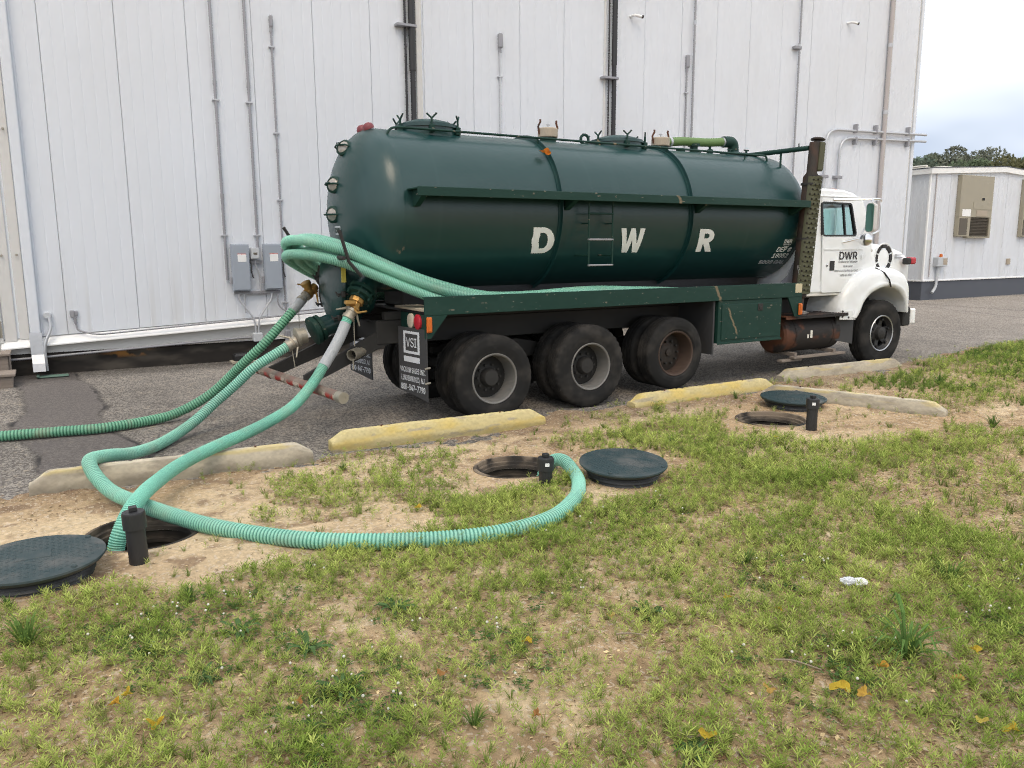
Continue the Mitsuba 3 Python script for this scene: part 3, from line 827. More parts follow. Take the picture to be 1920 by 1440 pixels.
def ac_unit(x0, label):
    k = thing('air_conditioner', label, 'air conditioner', None)
    w = 2.06
    add(k + '__cabinet', cat(cbox(x0, x0 + w, TY - 0.17, TY - 0.004, 3.02, 4.50, 0.012), cbox(x0, x0 + 0.62, TY - 0.17, TY - 0.004, 2.33, 3.018, 0.012)), 'mat_beige', 20)
    add(k + '__cabinet', cat(cbox(x0 + 0.58, x0 + 0.72, TY - 0.175, TY - 0.004, 2.33, 3.016, 0.01), cbox(x0 + w - 0.12, x0 + w, TY - 0.175, TY - 0.004, 2.33, 3.016, 0.01), cbox(x0 + 0.6, x0 + w, TY - 0.175, TY - 0.004, 2.28, 2.328, 0.008)), 'mat_beige', 20)
    for i in range(12):
        z = 2.36 + i * 0.054
        add(k + '__louver', hull([(x, y, z + dz) for x in (x0 + 0.725, x0 + w - 0.125) for y, dz in ((TY - 0.15, 0), (TY - 0.14, 0.008), (TY - 0.09, 0.045), (TY - 0.10, 0.037))]), 'mat_beige_dark', False)
    add(k + '__intake_screen', cbox(x0 + 0.04, x0 + 0.54, TY - 0.178, TY - 0.171, 2.38, 2.98, 0.002), 'mat_beige_dark', False)
    add(k + '__coil', cbox(x0 + 0.72, x0 + w - 0.12, TY - 0.07, TY - 0.03, 2.33, 3.0, 0.002), 'mat_beige_dark', False)
    add(k + '__access_panel', cbox(x0 + 0.82, x0 + w - 0.03, TY - 0.183, TY - 0.171, 3.30, 3.56, 0.003), 'mat_beige', 20)
    add(k + '__access_panel', cbox(x0 + 1.05, x0 + 1.75, TY - 0.183, TY - 0.171, 3.06, 3.27, 0.003), 'mat_tan', 20)
    add(k + '__latch', cbox(x0 + 1.35, x0 + 1.5, TY - 0.19, TY - 0.172, 3.63, 3.72, 0.006), 'mat_frame', 20)
    add(k + '__data_label', cbox(x0 + 0.17, x0 + 0.70, TY - 0.1735, TY - 0.1705, 3.05, 3.30, 0.0005), 'mat_white', False)


ac_unit(28.5, 'tall beige wall air conditioner in the middle of the trailer end')
ac_unit(32.72, 'beige wall air conditioner cut off by the right edge of the frame')
k = thing('alarm_box', 'small grey alarm box with an orange lamp on the trailer wall', 'alarm box')
add(k + '__box', cbox(27.42, 28.0, TY - 0.2, TY - 0.004, 1.27, 1.60, 0.015), 'mat_greylight', 20)
add(k + '__panel', cbox(27.72, 27.96, TY - 0.21, TY - 0.201, 1.33, 1.56, 0.003), 'mat_tan', 20)
add(k + '__lamp', lathe([(0.055, 0), (0.055, 0.08), (0.04, 0.11), (0, 0.12)], 12, 'z', (27.72, TY - 0.1, 1.601)), 'mat_amber', 40)
add(k + '__conduit', tube(bend([(27.62, TY - 0.08, 1.27), (27.60, TY - 0.08, 0.9), (27.56, TY - 0.1, 0.55), (27.32, TY - 0.12, 0.34)], 0.12, 5), 0.05, 10), 'mat_greylight', 40)
k = thing('outlet_box', 'small square outlet box low on the trailer wall near the right edge', 'outlet box')
add(k + '__box', cbox(32.14, 32.36, TY - 0.06, TY - 0.003, 1.27, 1.50, 0.01), 'mat_tan', 20)

# ------------------------------------------------------------------ the tank truck
tk = thing('tank_truck', 'dark green vacuum tank truck with a white cab, parked along the white wall', 'truck')
YC, ZC, R0, XS, XF, HD = 9.3, 2.44, 0.965, 3.48, 9.93, 0.485


def part(name, mesh, mat, smooth=35, label=None, **k):
    return add(f'{tk}__{name}', mesh, mat, smooth, label, **k)


a = np.linspace(0, np.pi / 2, 15)
prof = [(R0 * math.sin(t), XS - HD * math.cos(t)) for t in a] + [(R0 + 0.0015, XS + 0.004), (R0 + 0.0015, XS + 0.02), (R0, XS + 0.024)] + [(R0, x) for x in np.linspace(XS + 0.03, XF, 12)] + [(R0 * math.sin(t), XF + HD * math.cos(t)) for t in a[::-1]]
tank = part('tank', lathe(prof, 192, 'x', (0, YC, ZC)), 'mat_tank', 30)
for x in (5.57, 7.72):
    add(tank + '__band', lathe([(R0 - 0.01, x - 0.035), (R0 + 0.012, x - 0.035), (R0 + 0.012, x - 0.006), (R0 + 0.055, x - 0.006), (R0 + 0.055, x + 0.006), (R0 + 0.012, x + 0.006), (R0 + 0.012, x + 0.035), (R0 - 0.01, x + 0.035)], 128, 'x', (0, YC, ZC)), 'mat_tank', 20)
# side shelf with lip and gussets
add(tank + '__side_shelf', cat(cbox(3.53, 9.80, 8.055, 8.072, 2.565, 2.665, 0.004), cbox(3.53, 9.80, 8.073, 8.40, 2.640, 2.656, 0.003)), 'mat_deck', 20)
add(tank + '__side_shelf', cat(cbox(3.53, 9.80, 10.528, 10.545, 2.565, 2.665, 0.004), cbox(3.53, 9.80, 10.20, 10.527, 2.640, 2.656, 0.003)), 'mat_deck', 20)
for x in (3.60, 5.62, 7.78, 9.66):
    add(tank + '__gusset', prism(Polygon([(8.08, 2.638), (8.40, 2.638), (8.345, 2.48), (8.30, 2.46), (8.08, 2.58)]), 'x', x - 0.01, x + 0.06), 'mat_deck', False)


def wrap(mesh, x, z, proud=0.0025):
    """Bends flat lettering (u to the right, v up) onto the near side of the tank."""
    m = mesh.copy()
    v, f = trimesh.remesh.subdivide_to_size(m.vertices, m.faces, 0.05)
    ph = math.asin((z - ZC) / R0) + v[:, 1] / R0
    r = R0 + v[:, 2] + 0.002
    return trimesh.Trimesh(np.stack([x + v[:, 0], YC - r * np.cos(ph), ZC + r * np.sin(ph)], 1), f, process=False)


def flat_text(s, h, width=None, bold=True, slant=0.0, align='l', depth=0.002):
    m = meshkit.text_mesh(s, h, depth, bold)
    v = A(m.vertices)
    v[:, 0] -= v[:, 0].min()
    if width:
        v[:, 0] *= width / v[:, 0].max()
    v[:, 0] += slant * v[:, 1]
    if align == 'r':
        v[:, 0] -= v[:, 0].max()
    if align == 'c':
        v[:, 0] -= v[:, 0].max() / 2
    return trimesh.Trimesh(v, m.faces, process=False)


def ell(cx, cy, rx, ry):
    return affinity.scale(Point(cx, cy).buffer(1, 16), rx, ry)


BIG = {'D': sbox(0, 0, .45, 1).union(ell(.45, .5, .5, .5)).difference(sbox(.30, .2, .46, .8).union(ell(.46, .5, .20, .30))),
       'W': Polygon([(0, 1), (.27, 1), (.37, .36), (.54, 1), (.77, 1), (.92, .36), (1.04, 1), (1.30, 1), (1.07, 0), (.78, 0), (.645, .52), (.51, 0), (.22, 0)]),
       'R': sbox(0, 0, .30, 1).union(sbox(0, .40, .45, 1)).union(ell(.45, .70, .43, .30)).union(Polygon([(.30, .45), (.62, .45), (.93, 0), (.58, 0), (.30, .40)])).difference(sbox(.30, .60, .45, .81).union(ell(.45, .705, .15, .105)))}
for s, x, w in (('D', 5.215, 0.315), ('W', 6.565, 0.40), ('R', 7.945, 0.30)):
    lm = trimesh.creation.extrude_polygon(BIG[s], 0.002, engine='earcut')
    lv = A(lm.vertices)
    lv[:, 0] *= w / lv[:, 0].max()
    lv[:, 1] *= 0.338
    lv[:, 0] -= 0.10 * lv[:, 1]
    add(tank + '__letter', wrap(trimesh.Trimesh(lv, lm.faces, process=False), x, 1.936), 'mat_lettering', 30, f'white letter {s} on the tank side')
for s, x, z, h, w, sl in (('DWR', 9.845, 2.050, 0.060, 0.165, -0.02), ('DeMarie Waste', 9.845, 2.024, 0.016, 0.165, 0.1), ('Removal', 9.81, 2.000, 0.014, 0.10, 0.1),
                          ('DEP #', 9.905, 1.925, 0.078, 0.31, 0.08), ('18052', 9.905, 1.835, 0.078, 0.335, 0.08), ('5000 GAL', 9.92, 1.745, 0.068, 0.55, 0.08)):
    add(tank + '__lettering', wrap(flat_text(s, h, w, h > 0.055, sl, 'r'), x, z), 'mat_lettering' if z > 1.8 else 'mat_greylight', 30)


def manway(x):
    k = part('manway', cat(lathe([(0.37, -0.12), (0.37, 0.10), (0.395, 0.10), (0.395, 0.125), (0, 0.125)], 40, 'z', (x, YC, 3.345))), 'mat_tank', 30)
    add(k + '__lid', lathe([(0.375, 0.127), (0.375, 0.145), (0.33, 0.150), (0.29, 0.175), (0.18, 0.205), (0, 0.215)], 40, 'z', (x, YC, 3.345)), 'mat_tank', 30)
    for i in range(6):
        t = i * math.pi / 3 + 0.25
        c, s = math.cos(t), math.sin(t)
        px, py = x + 0.405 * c, YC + 0.405 * s
        lug = cbox(-0.03, 0.03, -0.03, 0.03, 3.36, 3.455, 0.008).apply_translation((px, py, 0))
        bolt = rod((px, py, 3.44), (px, py, 3.53), 0.014, 8)
        w1 = rod((px, py, 3.525), (px - 0.07 * s - 0.01, py + 0.07 * c, 3.585), 0.011, 8)
        w2 = rod((px, py, 3.525), (px + 0.07 * s + 0.01, py - 0.07 * c, 3.58), 0.011, 8)
        add(k + '__wing_nut', cat(lug, bolt, w1, w2), 'mat_deck', 30)


manway(4.215)
manway(7.15)
for x, lab in ((5.995, None), (7.965, None)):
    k = part('vent_cap', lathe([(0.125, 0.09), (0.135, 0.10), (0.135, 0.20), (0.12, 0.215), (0, 0.215)], 24, 'z', (x, YC, 3.37)), 'mat_tan', 35)
    add(k + '__neck', lathe([(0.11, -0.05), (0.11, 0.089), (0, 0.089)], 24, 'z', (x, YC, 3.37)), 'mat_deck', 35)
    for sx in (-1, 1):
        add(k + '__cam_lever', tube([(x + sx * 0.135, YC, 3.50), (x + sx * 0.155, YC, 3.60), (x + sx * 0.125, YC - 0.01, 3.66), (x + sx * 0.13, YC - 0.01, 3.69)], 0.014, 8), 'mat_rust', 40)
    add(k + '__knob', cat(rod((x, YC, 3.585), (x, YC, 3.64), 0.008, 8), rod((x - 0.03, YC, 3.63), (x + 0.03, YC, 3.63), 0.007, 8)), 'mat_steel', 40)
th = np.linspace(0, 2 * np.pi, 25)
part('lifting_eye', tube(np.stack([6.6 + 0.065 * np.cos(th), YC + 0 * th, 3.475 + 0.065 * np.sin(th)], 1), 0.02, 8, False), 'mat_deck', 40)
# handrail
part('handrail', tube(bend([(3.47, 8.86, 3.20), (3.55, 8.86, 3.37), (3.68, 8.86, 3.385), (9.62, 8.86, 3.375), (9.70, 8.86, 3.37), (9.76, 8.86, 3.15)], 0.07, 6), 0.0145, 10), 'mat_deck', 40)
for x in (5.56, 7.72, 9.25):
    part('rail_post', rod((x, 8.87, 3.28), (x, 8.862, 3.375), 0.011, 8), 'mat_deck', 40)
# top hose, elbow, valve and vent pipe
k = part('top_hose', tube(resample(smooth_path([(8.08, YC, 3.53), (8.4, YC, 3.56), (8.85, YC, 3.57), (9.24, YC, 3.60)], 8), 0.01), 0.062 + 0.004 * np.sin(np.arange(len(resample(smooth_path([(8.08, YC, 3.53), (8.4, YC, 3.56), (8.85, YC, 3.57), (9.24, YC, 3.60)], 8), 0.01))) * 2.1), 14), 'mat_hosegreen', 60)
add(k + '__clamp', cat(rod((8.12, YC, 3.533), (8.16, YC, 3.537), 0.071), rod((9.19, YC, 3.596), (9.22, YC, 3.598), 0.071)), 'mat_galv', 40)
k = part('elbow', tube(bend([(9.22, YC, 3.60), (9.43, YC, 3.615), (9.45, YC, 3.42)], 0.13, 7), 0.085, 16), 'mat_deck', 50)
add(k + '__flange', lathe([(0.21, -0.08), (0.21, 0.0), (0.235, 0.0), (0.235, 0.03), (0.12, 0.04), (0.10, 0.06), (0, 0.06)], 28, 'z', (9.45, YC, 3.40)), 'mat_tank', 30)
for i in range(4):
    t = i * math.pi / 2 + 0.5
    add(k + '__bolt', cat(rod((9.45 + 0.2 * math.cos(t), YC + 0.2 * math.sin(t), 3.42), (9.45 + 0.2 * math.cos(t), YC + 0.2 * math.sin(t), 3.48), 0.016, 8), rod((9.40 + 0.2 * math.cos(t), YC + 0.2 * math.sin(t), 3.475), (9.50 + 0.2 * math.cos(t), YC + 0.2 * math.sin(t), 3.475), 0.010, 8)), 'mat_deck', 40)
part('relief_valve', lathe([(0.11, -0.08), (0.11, 0.02), (0.06, 0.03), (0.06, 0.10), (0.09, 0.105), (0.09, 0.14), (0, 0.15)], 16, 'z', (8.62, YC, 3.395)), 'mat_deck', 35)
part('relief_valve', lathe([(0.05, -0.06), (0.05, 0.07), (0.02, 0.08), (0.02, 0.14), (0, 0.14)], 12, 'z', (8.95, YC, 3.40)), 'mat_deck', 35)
part('relief_valve', lathe([(0.07, -0.06), (0.07, 0.05), (0.04, 0.06), (0, 0.06)], 12, 'z', (8.36, YC, 3.40)), 'mat_deck', 35)
part('vent_pipe', cat(tube(bend([(9.70, 9.30, 3.34), (9.72, 9.28, 3.42), (9.93, 8.26, 3.44)], 0.06, 5), 0.036, 12), rod((9.84, 8.70, 3.43), (9.84, 8.70, 3.12), 0.016, 8), rod((9.90, 8.42, 3.43), (9.90, 8.42, 3.52), 0.010, 8)), 'mat_deck', 40)

lad = part('ladder', cat(rod((5.90, 8.20, 2.64), (5.90, 8.20, 1.77), 0.011, 8), rod((6.27, 8.20, 2.64), (6.27, 8.20, 1.77), 0.011, 8)), 'mat_deck', 40, 'thin steel ladder on the tank side')
for z in (2.42, 2.10, 1.78):
    add(lad + '__rung', rod((5.89, 8.20, z), (6.28, 8.20, z), 0.0125, 8), 'mat_deck' if z > 2.2 else 'mat_conduit', 40)
for x in (5.90, 6.27):
    for z in (2.3, 1.9):
        add(lad + '__standoff', rod((x, 8.20, z), (x, YC - math.sqrt(R0 ** 2 - (z - ZC) ** 2) + 0.01, z), 0.009, 8), 'mat_deck', 40)

# rear head: sight glasses, marker lamps, decal
def on_head(z, y=YC):
    r2 = ((z - ZC) ** 2 + (y - YC) ** 2) / R0 ** 2
    x = XS - HD * math.sqrt(1 - r2)
    n = A([(x - XS) / HD ** 2, (y - YC) / R0 ** 2, (z - ZC) / R0 ** 2])
    return A([x, y, z]), n / np.linalg.norm(n)


def orient(mesh, at, n, up=(0, 0, 1)):
    """Turns a mesh modelled along +z so that +z points along n."""
    n = A(n, float) / np.linalg.norm(n)
    x = np.cross(up, n)
    x /= np.linalg.norm(x)
    y = np.cross(n, x)
    return trimesh.Trimesh(A(mesh.vertices) @ np.stack([x, y, n]) + A(at), mesh.faces, process=False)


for z in (3.16, 2.74, 2.40):
    p, n = on_head(z)
    n = n + A([0, -0.55, 0])
    n /= np.linalg.norm(n)
    k = part('sight_glass', orient(lathe([(0.085, -0.02), (0.10, 0.0), (0.10, 0.035), (0.078, 0.05), (0.074, 0.04)], 24, 'z'), p, n), 'mat_deck', 35)
    add(k + '__glass', orient(lathe([(0.076, 0.038), (0.05, 0.062), (0, 0.072)], 20, 'z'), p, n), 'mat_sight', True)
    add(k + '__clamp_bar', orient(cat(tube(A([(-0.11, 0, 0.0), (-0.11, 0, 0.05), (-0.06, 0, 0.085), (0.06, 0, 0.085), (0.11, 0, 0.05), (0.11, 0, 0.0)]), 0.011, 8), rod((0, 0, 0.08), (0, 0, 0.125), 0.009, 8), rod((-0.03, 0.0, 0.125), (0.03, 0.0, 0.125), 0.008, 8)), p, n), 'mat_deck', 40)
for y in (9.18, 9.40):
    p, n = on_head(3.34, y)
    part('marker_lamp', orient(lathe([(0.065, 0.0), (0.065, 0.03), (0.05, 0.06), (0.025, 0.075), (0, 0.078)], 16, 'z'), (3.42, y, 3.385), (-0.35, 0, 0.94)), 'mat_maroon', 40)
p, n = on_head(2.215, 9.22)
part('decal', orient(cat(sheet([[(-0.09, 0.05, 0.004), (0.09, 0.05, 0.004)], [(-0.09, -0.05, 0.004), (0.09, -0.05, 0.004)]][::-1])), p - 0.001 * n, n), 'mat_greylight', False)
part('decal_lettering', orient(flat_text('DWR', 0.06, 0.15, True, 0, 'c').apply_translation((0, -0.03, 0.006)), p, n), 'mat_deck', False)

# rear manway dish
k = part('rear_manway', lathe([(0.36, -3.36), (0.36, -3.02), (0.40, -3.02), (0.40, -2.985), (0, -2.985)][::-1], 40, '-x', (0, YC, 1.575)).apply_scale([1, 1, 1]), 'mat_tank', 30)
add(k + '__door', lathe([(0.425, 2.975), (0.44, 2.95), (0.435, 2.915), (0.38, 2.89), (0.2, 2.865), (0, 2.86)], 44, 'x', (0, YC, 1.575)), 'mat_tank', 35)
for i in range(8):
    t = i * math.pi / 4 + 0.2
    y, z = YC + 0.45 * math.cos(t), 1.575 + 0.45 * math.sin(t)
    add(k + '__clamp_bolt', cat(rod((3.04, y, z), (2.84, y, z), 0.013, 8), cbox(2.9, 2.94, y - 0.035, y + 0.035, z - 0.035, z + 0.035, 0.008), rod((2.85, y - 0.05, z - 0.02), (2.85, y + 0.05, z + 0.02), 0.010, 8)), 'mat_frame', 40)
add(k + '__sticker', cbox(2.905, 2.96, YC - 0.4455, YC - 0.436, 1.62, 1.80, 0.001), 'mat_stickyellow', False)
add(k + '__hinge', cat(rod((2.93, YC + 0.43, 1.35), (2.93, YC + 0.43, 1.8), 0.03), cbox(2.9, 3.1, YC + 0.40, YC + 0.48, 1.4, 1.5, 0.01), cbox(2.9, 3.1, YC + 0.40, YC + 0.48, 1.65, 1.75, 0.01)), 'mat_frame', 30)

# hose rack
k = part('hose_rack', cat(rod((2.80, 8.42, 1.90), (2.78, 10.02, 1.93), 0.022), rod((3.30, 8.75, 1.87), (2.80, 8.6, 1.90), 0.022), rod((3.30, 9.85, 1.87), (2.79, 9.9, 1.92), 0.022), rod((3.2, 9.2, 2.0), (2.80, 9.2, 1.91), 0.015)), 'mat_frame', 40)
add(k + '__hook', tube([(3.0, 8.44, 1.70), (2.86, 8.44, 1.86), (2.765, 8.44, 2.20)], 0.020, 8), 'mat_frame', 40)
add(k + '__hook', tube([(2.90, 10.02, 1.86), (2.77, 10.02, 1.94), (2.575, 10.02, 2.265)], 0.020, 8), 'mat_frame', 40)

# outlets
def along(a, b, prof, n=24):
    a, b = A(a, float), A(b, float)
    L = np.linalg.norm(b - a)
    return orient(lathe(prof, n, 'z'), a, (b - a) / L, (0.3, 1, 0.1))


k = part('outlet_pipe', tube(bend([(3.40, 8.95, 1.78), (3.30, 8.85, 1.70), (3.08, 8.76, 1.48)], 0.1, 5), 0.115, 20), 'mat_tank', 45, 'green right hand outlet pipe below the tank')
add(k + '__flange', along((3.12, 8.775, 1.52), (2.92, 8.68, 1.26), [(0.0, -0.02), (0.165, -0.02), (0.165, 0.02), (0.125, 0.021), (0.125, 0.05), (0.160, 0.051), (0.160, 0.085), (0.10, 0.09), (0.10, 0.12), (0, 0.12)]), 'mat_deck', 30)
d = (A([2.92, 8.68, 1.26]) - A([3.12, 8.775, 1.52])) / np.linalg.norm(A([2.92, 8.68, 1.26]) - A([3.12, 8.775, 1.52]))
for i in range(6):
    t = i * math.pi / 3
    u = np.cross(d, [0, 1, 0])
    u /= np.linalg.norm(u)
    w = np.cross(d, u)
    o = A([3.12, 8.775, 1.52]) + 0.145 * (math.cos(t) * u + math.sin(t) * w)
    add(k + '__bolt', rod(o - d * 0.04, o + d * 0.12, 0.013, 8), 'mat_deck', 40)
k = part('outlet_pipe', tube(bend([(3.40, 9.75, 1.78), (3.28, 9.88, 1.74), (3.0, 9.93, 1.60)], 0.1, 5), 0.10, 18), 'mat_frame', 45)
add(k + '__flange', along((3.06, 9.92, 1.63), (2.89, 9.9, 1.52), [(0, -0.02), (0.155, -0.02), (0.155, 0.02), (0.11, 0.021), (0.11, 0.06), (0.15, 0.061), (0.15, 0.09), (0.085, 0.095), (0, 0.095)]), 'mat_frame', 30)
k = part('drain_pipe', tube(bend([(3.30, 9.42, 1.45), (3.22, 9.41, 1.20), (2.72, 9.36, 1.04)], 0.14, 6), 0.125, 20), 'mat_tank', 45, 'fat green drain pipe slanting out under the tank')
add(k + '__flange', along((2.78, 9.365, 1.06), (2.56, 9.35, 0.975), [(0, -0.02), (0.165, -0.02), (0.165, 0.025), (0.14, 0.026), (0.14, 0.05), (0.175, 0.051), (0.175, 0.10), (0.12, 0.11), (0, 0.11)]), 'mat_deck', 30)
add(k + '__cap', along((2.60, 9.352, 0.99), (2.4, 9.35, 0.95), [(0, 0.0), (0.095, 0.0), (0.095, 0.08), (0.115, 0.085), (0.115, 0.115), (0.07, 0.13), (0, 0.135)], 16), 'mat_dullmetal', 30)
part('overflow_pipe', cat(along((3.05, 8.82, 0.80), (2.95, 8.74, 0.79), [(0.058, 0.0), (0.066, 0.0), (0.066, 0.13), (0.058, 0.13), (0.056, 0.12), (0.056, -0.4)], 20), rod((2.97, 8.75, 0.73), (2.97, 8.75, 0.62), 0.010, 8)), 'mat_dullmetal', 40)
part('safety_chain', cat(rod((2.98, 8.70, 1.25), (2.97, 8.68, 0.90), 0.006, 6), rod((2.67, 9.86, 1.35), (2.66, 9.84, 1.02), 0.005, 6), rod((2.42, 9.33, 0.86), (2.44, 9.30, 0.62), 0.006, 6)), 'mat_dullmetal', 40)
part('tangle_valve', cat(*[tube(bend([tuple(A([3.12, 9.0, 1.5]) + rng.uniform(-1, 1, 3) * A([0.05, 0.22, 0.22])), tuple(A([3.05, 9.0, 1.4]) + rng.uniform(-1, 1, 3) * A([0.07, 0.2, 0.25])), tuple(A([3.1, 9.0, 1.35]) + rng.uniform(-1, 1, 3) * A([0.05, 0.2, 0.2]))], 0.05, 4), 0.011, 7) for _ in range(9)]), 'mat_frame', 40)

# deck
part('deck_side', cat(cbox(3.59, 9.76, 8.085, 8.11, 1.258, 1.466, 0.004), cbox(3.59, 9.76, 8.111, 8.16, 1.452, 1.464, 0.003)), 'mat_deck', 20, 'green side board of the deck with rub marks')
part('deck_side', cat(cbox(3.59, 9.76, 10.49, 10.515, 1.258, 1.466, 0.004)), 'mat_deck', 20)
part('deck_floor', cbox(3.62, 9.74, 8.112, 10.488, 1.262, 1.295, 0.003), 'mat_black', 20)
part('deck_end_plank', cbox(3.60, 3.90, 8.113, 9.0, 1.297, 1.325, 0.004), 'mat_tan', 20)
part('deck_corner', prism(Polygon([(3.595, 1.257), (3.87, 1.257), (3.66, 1.0), (3.595, 1.0)]), 'y', 8.087, 8.108), 'mat_deck', False)
part('deck_corner', prism(Polygon([(9.755, 1.257), (9.46, 1.257), (9.62, 0.965), (9.755, 0.965)]), 'y', 8.087, 8.108), 'mat_deck', False)
k = part('tail_panel', cbox(3.596, 3.615, 8.112, 8.80, 1.005, 1.262, 0.003), 'mat_deck', 20)
for y, mat in ((8.47, 'mat_backlamp'), (8.275, 'mat_red')):
    add(k + '__lamp', lathe([(0.088, -3.60), (0.088, -3.575), (0.075, -3.566), (0, -3.562)], 24, '-x', (0, y, 1.175)).apply_transform(np.diag([1, 1, 1, 1])), mat, 40)
AMB = [(-1, 0), (1, 0)]


def side_lamp(x, z):
    part('side_lamp', cat(cbox(x - 0.032, x + 0.032, 8.055, 8.084, z - 0.088, z + 0.088, 0.008), cbox(x - 0.025, x + 0.025, 8.042, 8.056, z - 0.075, z + 0.075, 0.008)), 'mat_amber', 30)


side_lamp(3.635, 1.155)
side_lamp(9.71, 1.075)
part('reflector', cbox(9.60, 9.74, 8.078, 8.086, 1.32, 1.455, 0.002), 'mat_reflector', 20)
part('tail_lamp', cat(lathe([(0.10, -3.30), (0.10, -3.24), (0.085, -3.225), (0, -3.22)], 24, '-x', (0, 10.2, 1.29))), 'mat_red', 40)
part('tail_bracket', cbox(3.24, 3.60, 10.08, 10.42, 1.10, 1.46, 0.01), 'mat_frame', 20)

# mud flaps with lettering (the flap hangs slightly askew)
fx = A([3.601, 8.085, 0])       # near upper corner
fd = A([-0.09, 0.64, 0.0])
fd /= np.linalg.norm(fd)          # towards the far edge
fn = A([-fd[1], fd[0], 0])        # faces the rear


def flap_plate(o, wdt, ztop, zbot, skew):
    pts = []
    for d in (0.0, 0.012):
        for s, z in ((0, ztop), (wdt, ztop), (wdt, zbot + skew), (0.0, zbot)):
            pts.append(A(o) + fd * s + A([0, 0, z]) - fn * d)
    return hull(pts)


for o, lab in ((fx, 'black mud flap with white company lettering'), (A([3.60, 9.86, 0]), None)):
    k = part('mud_flap', flap_plate(o, 0.62, 1.10, 0.28, 0.07), 'mat_flap', False, lab)
    rd = -fd

    def fl(s, h, u, z, w, **q):
        m = flat_text(s, h, w, s[0] == '8', 0, 'c', **q)
        v = A(m.vertices)
        zz = z + v[:, 1]
        uu = u - v[:, 0]
        return trimesh.Trimesh(A(o) + fd * uu[:, None] + A([0, 0, 1]) * zz[:, None] + fn * (v[:, 2:3] + 0.0015), m.faces, process=False)

    def rect(u0, u1, z0, z1, d=0.0015):
        pts = [A(o) + fd * u + A([0, 0, z]) + fn * q for u in (u0, u1) for z in (z0, z1) for q in (0.0003, d)]
        return hull(pts)

    add(k + '__logo', cat(rect(0.15, 0.50, 1.03, 1.06), rect(0.15, 0.50, 0.80, 0.83), rect(0.15, 0.19, 0.8301, 1.0299), rect(0.46, 0.50, 0.8301, 1.0299), rect(0.15, 0.50, 0.70, 0.765), fl('VSI', 0.105, 0.325, 0.878, 0.225)), 'mat_flapwhite', False)
    for s, h, z, w in (('VACUUM SALES INC.', 0.062, 0.575, 0.55), ('LINDENWOLD, NJ', 0.062, 0.475, 0.50), ('800-547-7790', 0.068, 0.365, 0.53)):
        add(k + '__lettering', fl(s, h, 0.31, z, w), 'mat_flapwhite', False)
for z in (0.50, 0.67):
    part('flap_bolt', rod((3.63, 8.07, z), (3.56, 8.03, z), 0.012, 8), 'mat_dullmetal', 40)

# bumper bar on its arms
part('rear_bar', tube([(2.59, 8.05, 0.44), (2.17, 9.98, 0.525)], 0.056, 18), 'mat_bar', 45, 'dented red and white striped rear bar')
part('rear_bar_socket', orient(lathe([(0.0, -0.004), (0.028, -0.004), (0.028, 0.002), (0.064, 0.002), (0.064, -0.10)], 18, 'z'), (2.598, 8.015, 0.438), (0.21, -1, -0.045)), 'mat_dullmetal', 40)
for y, x0 in ((8.87, 2.37), (9.75, 2.19)):
    part('bar_arm', hull([(x, yy, z) for x, z0, z1 in ((x0 + 0.05, 0.44, 0.58), (3.45, 0.88, 1.10)) for z in (z0, z1) for yy in (y - 0.028, y + 0.028)]), 'mat_frame', False)
    part('bar_gusset', hull([(x0 + 0.02, yy, 0.46 + dz) for yy in (y - 0.16, y + 0.03) for dz in (-0.005, 0.005)] + [(x0 + 0.22, y + 0.03, 0.53 + dz) for dz in (-0.01, 0.01)]), 'mat_frame', False)

# chassis
for y in (8.87, 9.73):
    part('frame_rail', cat(cbox(3.3, 12.6, y - 0.04, y + 0.04, 0.88, 1.16, 0.006), cbox(3.4, 9.9, y - 0.05, y + 0.05, 1.163, 1.26, 0.006)), 'mat_frame', 20)
for x in (3.4, 5.2, 6.6, 8.2, 9.6, 11.0, 12.5):
    part('crossmember', cbox(x - 0.05, x + 0.05, 8.92, 9.68, 0.90, 1.12, 0.006), 'mat_frame', 20)
part('tank_cradle', cbox(3.70, 9.80, 9.0, 9.60, 1.297, 1.55, 0.02), 'mat_black', 20)
part('inner_fender', cbox(3.65, 8.0, 8.85, 8.90, 1.17, 1.258, 0.004), 'mat_frame', 20)
part('axle', cat(*[rod((x, 8.3, z), (x, 10.3, z), 0.075, 14) for x, z in ((4.50, 0.462), (5.907, 0.497), (7.333, 0.56), (11.89, 0.575))], *[lathe([(0.06, -0.2), (0.19, -0.14), (0.22, 0), (0.19, 0.14), (0.06, 0.2)], 18, 'x', (x, YC, z)) for x, z in ((4.50, 0.48), (5.907, 0.51))]), 'mat_frame', 35)
part('spring', cat(*[hull([(x0, y0, z) for x0 in (4.4, 6.0) for y0 in (y - 0.05, y + 0.05) for z in (0.60, 0.68)] + [(5.2, y0, 0.84) for y0 in (y - 0.05, y + 0.05)]) for y in (8.87, 9.73)]), 'mat_frame', False)
part('air_tank', rod((8.3, 9.2, 0.75), (9.3, 9.2, 0.75), 0.16, 20), 'mat_frame', 40)
part('drive_shaft', rod((5.9, 9.3, 0.55), (10.5, 9.3, 0.85), 0.06, 12), 'mat_frame', 40)
part('wheel_guard', hull([(x, y, z) for x in (8.0, 8.03) for y in (8.13, 8.85) for z in (0.50, 1.256)]), 'mat_flap', False)
part('gearbox', cbox(10.4, 11.6, 9.0, 9.6, 0.6, 1.15, 0.08), 'mat_frame', 30)

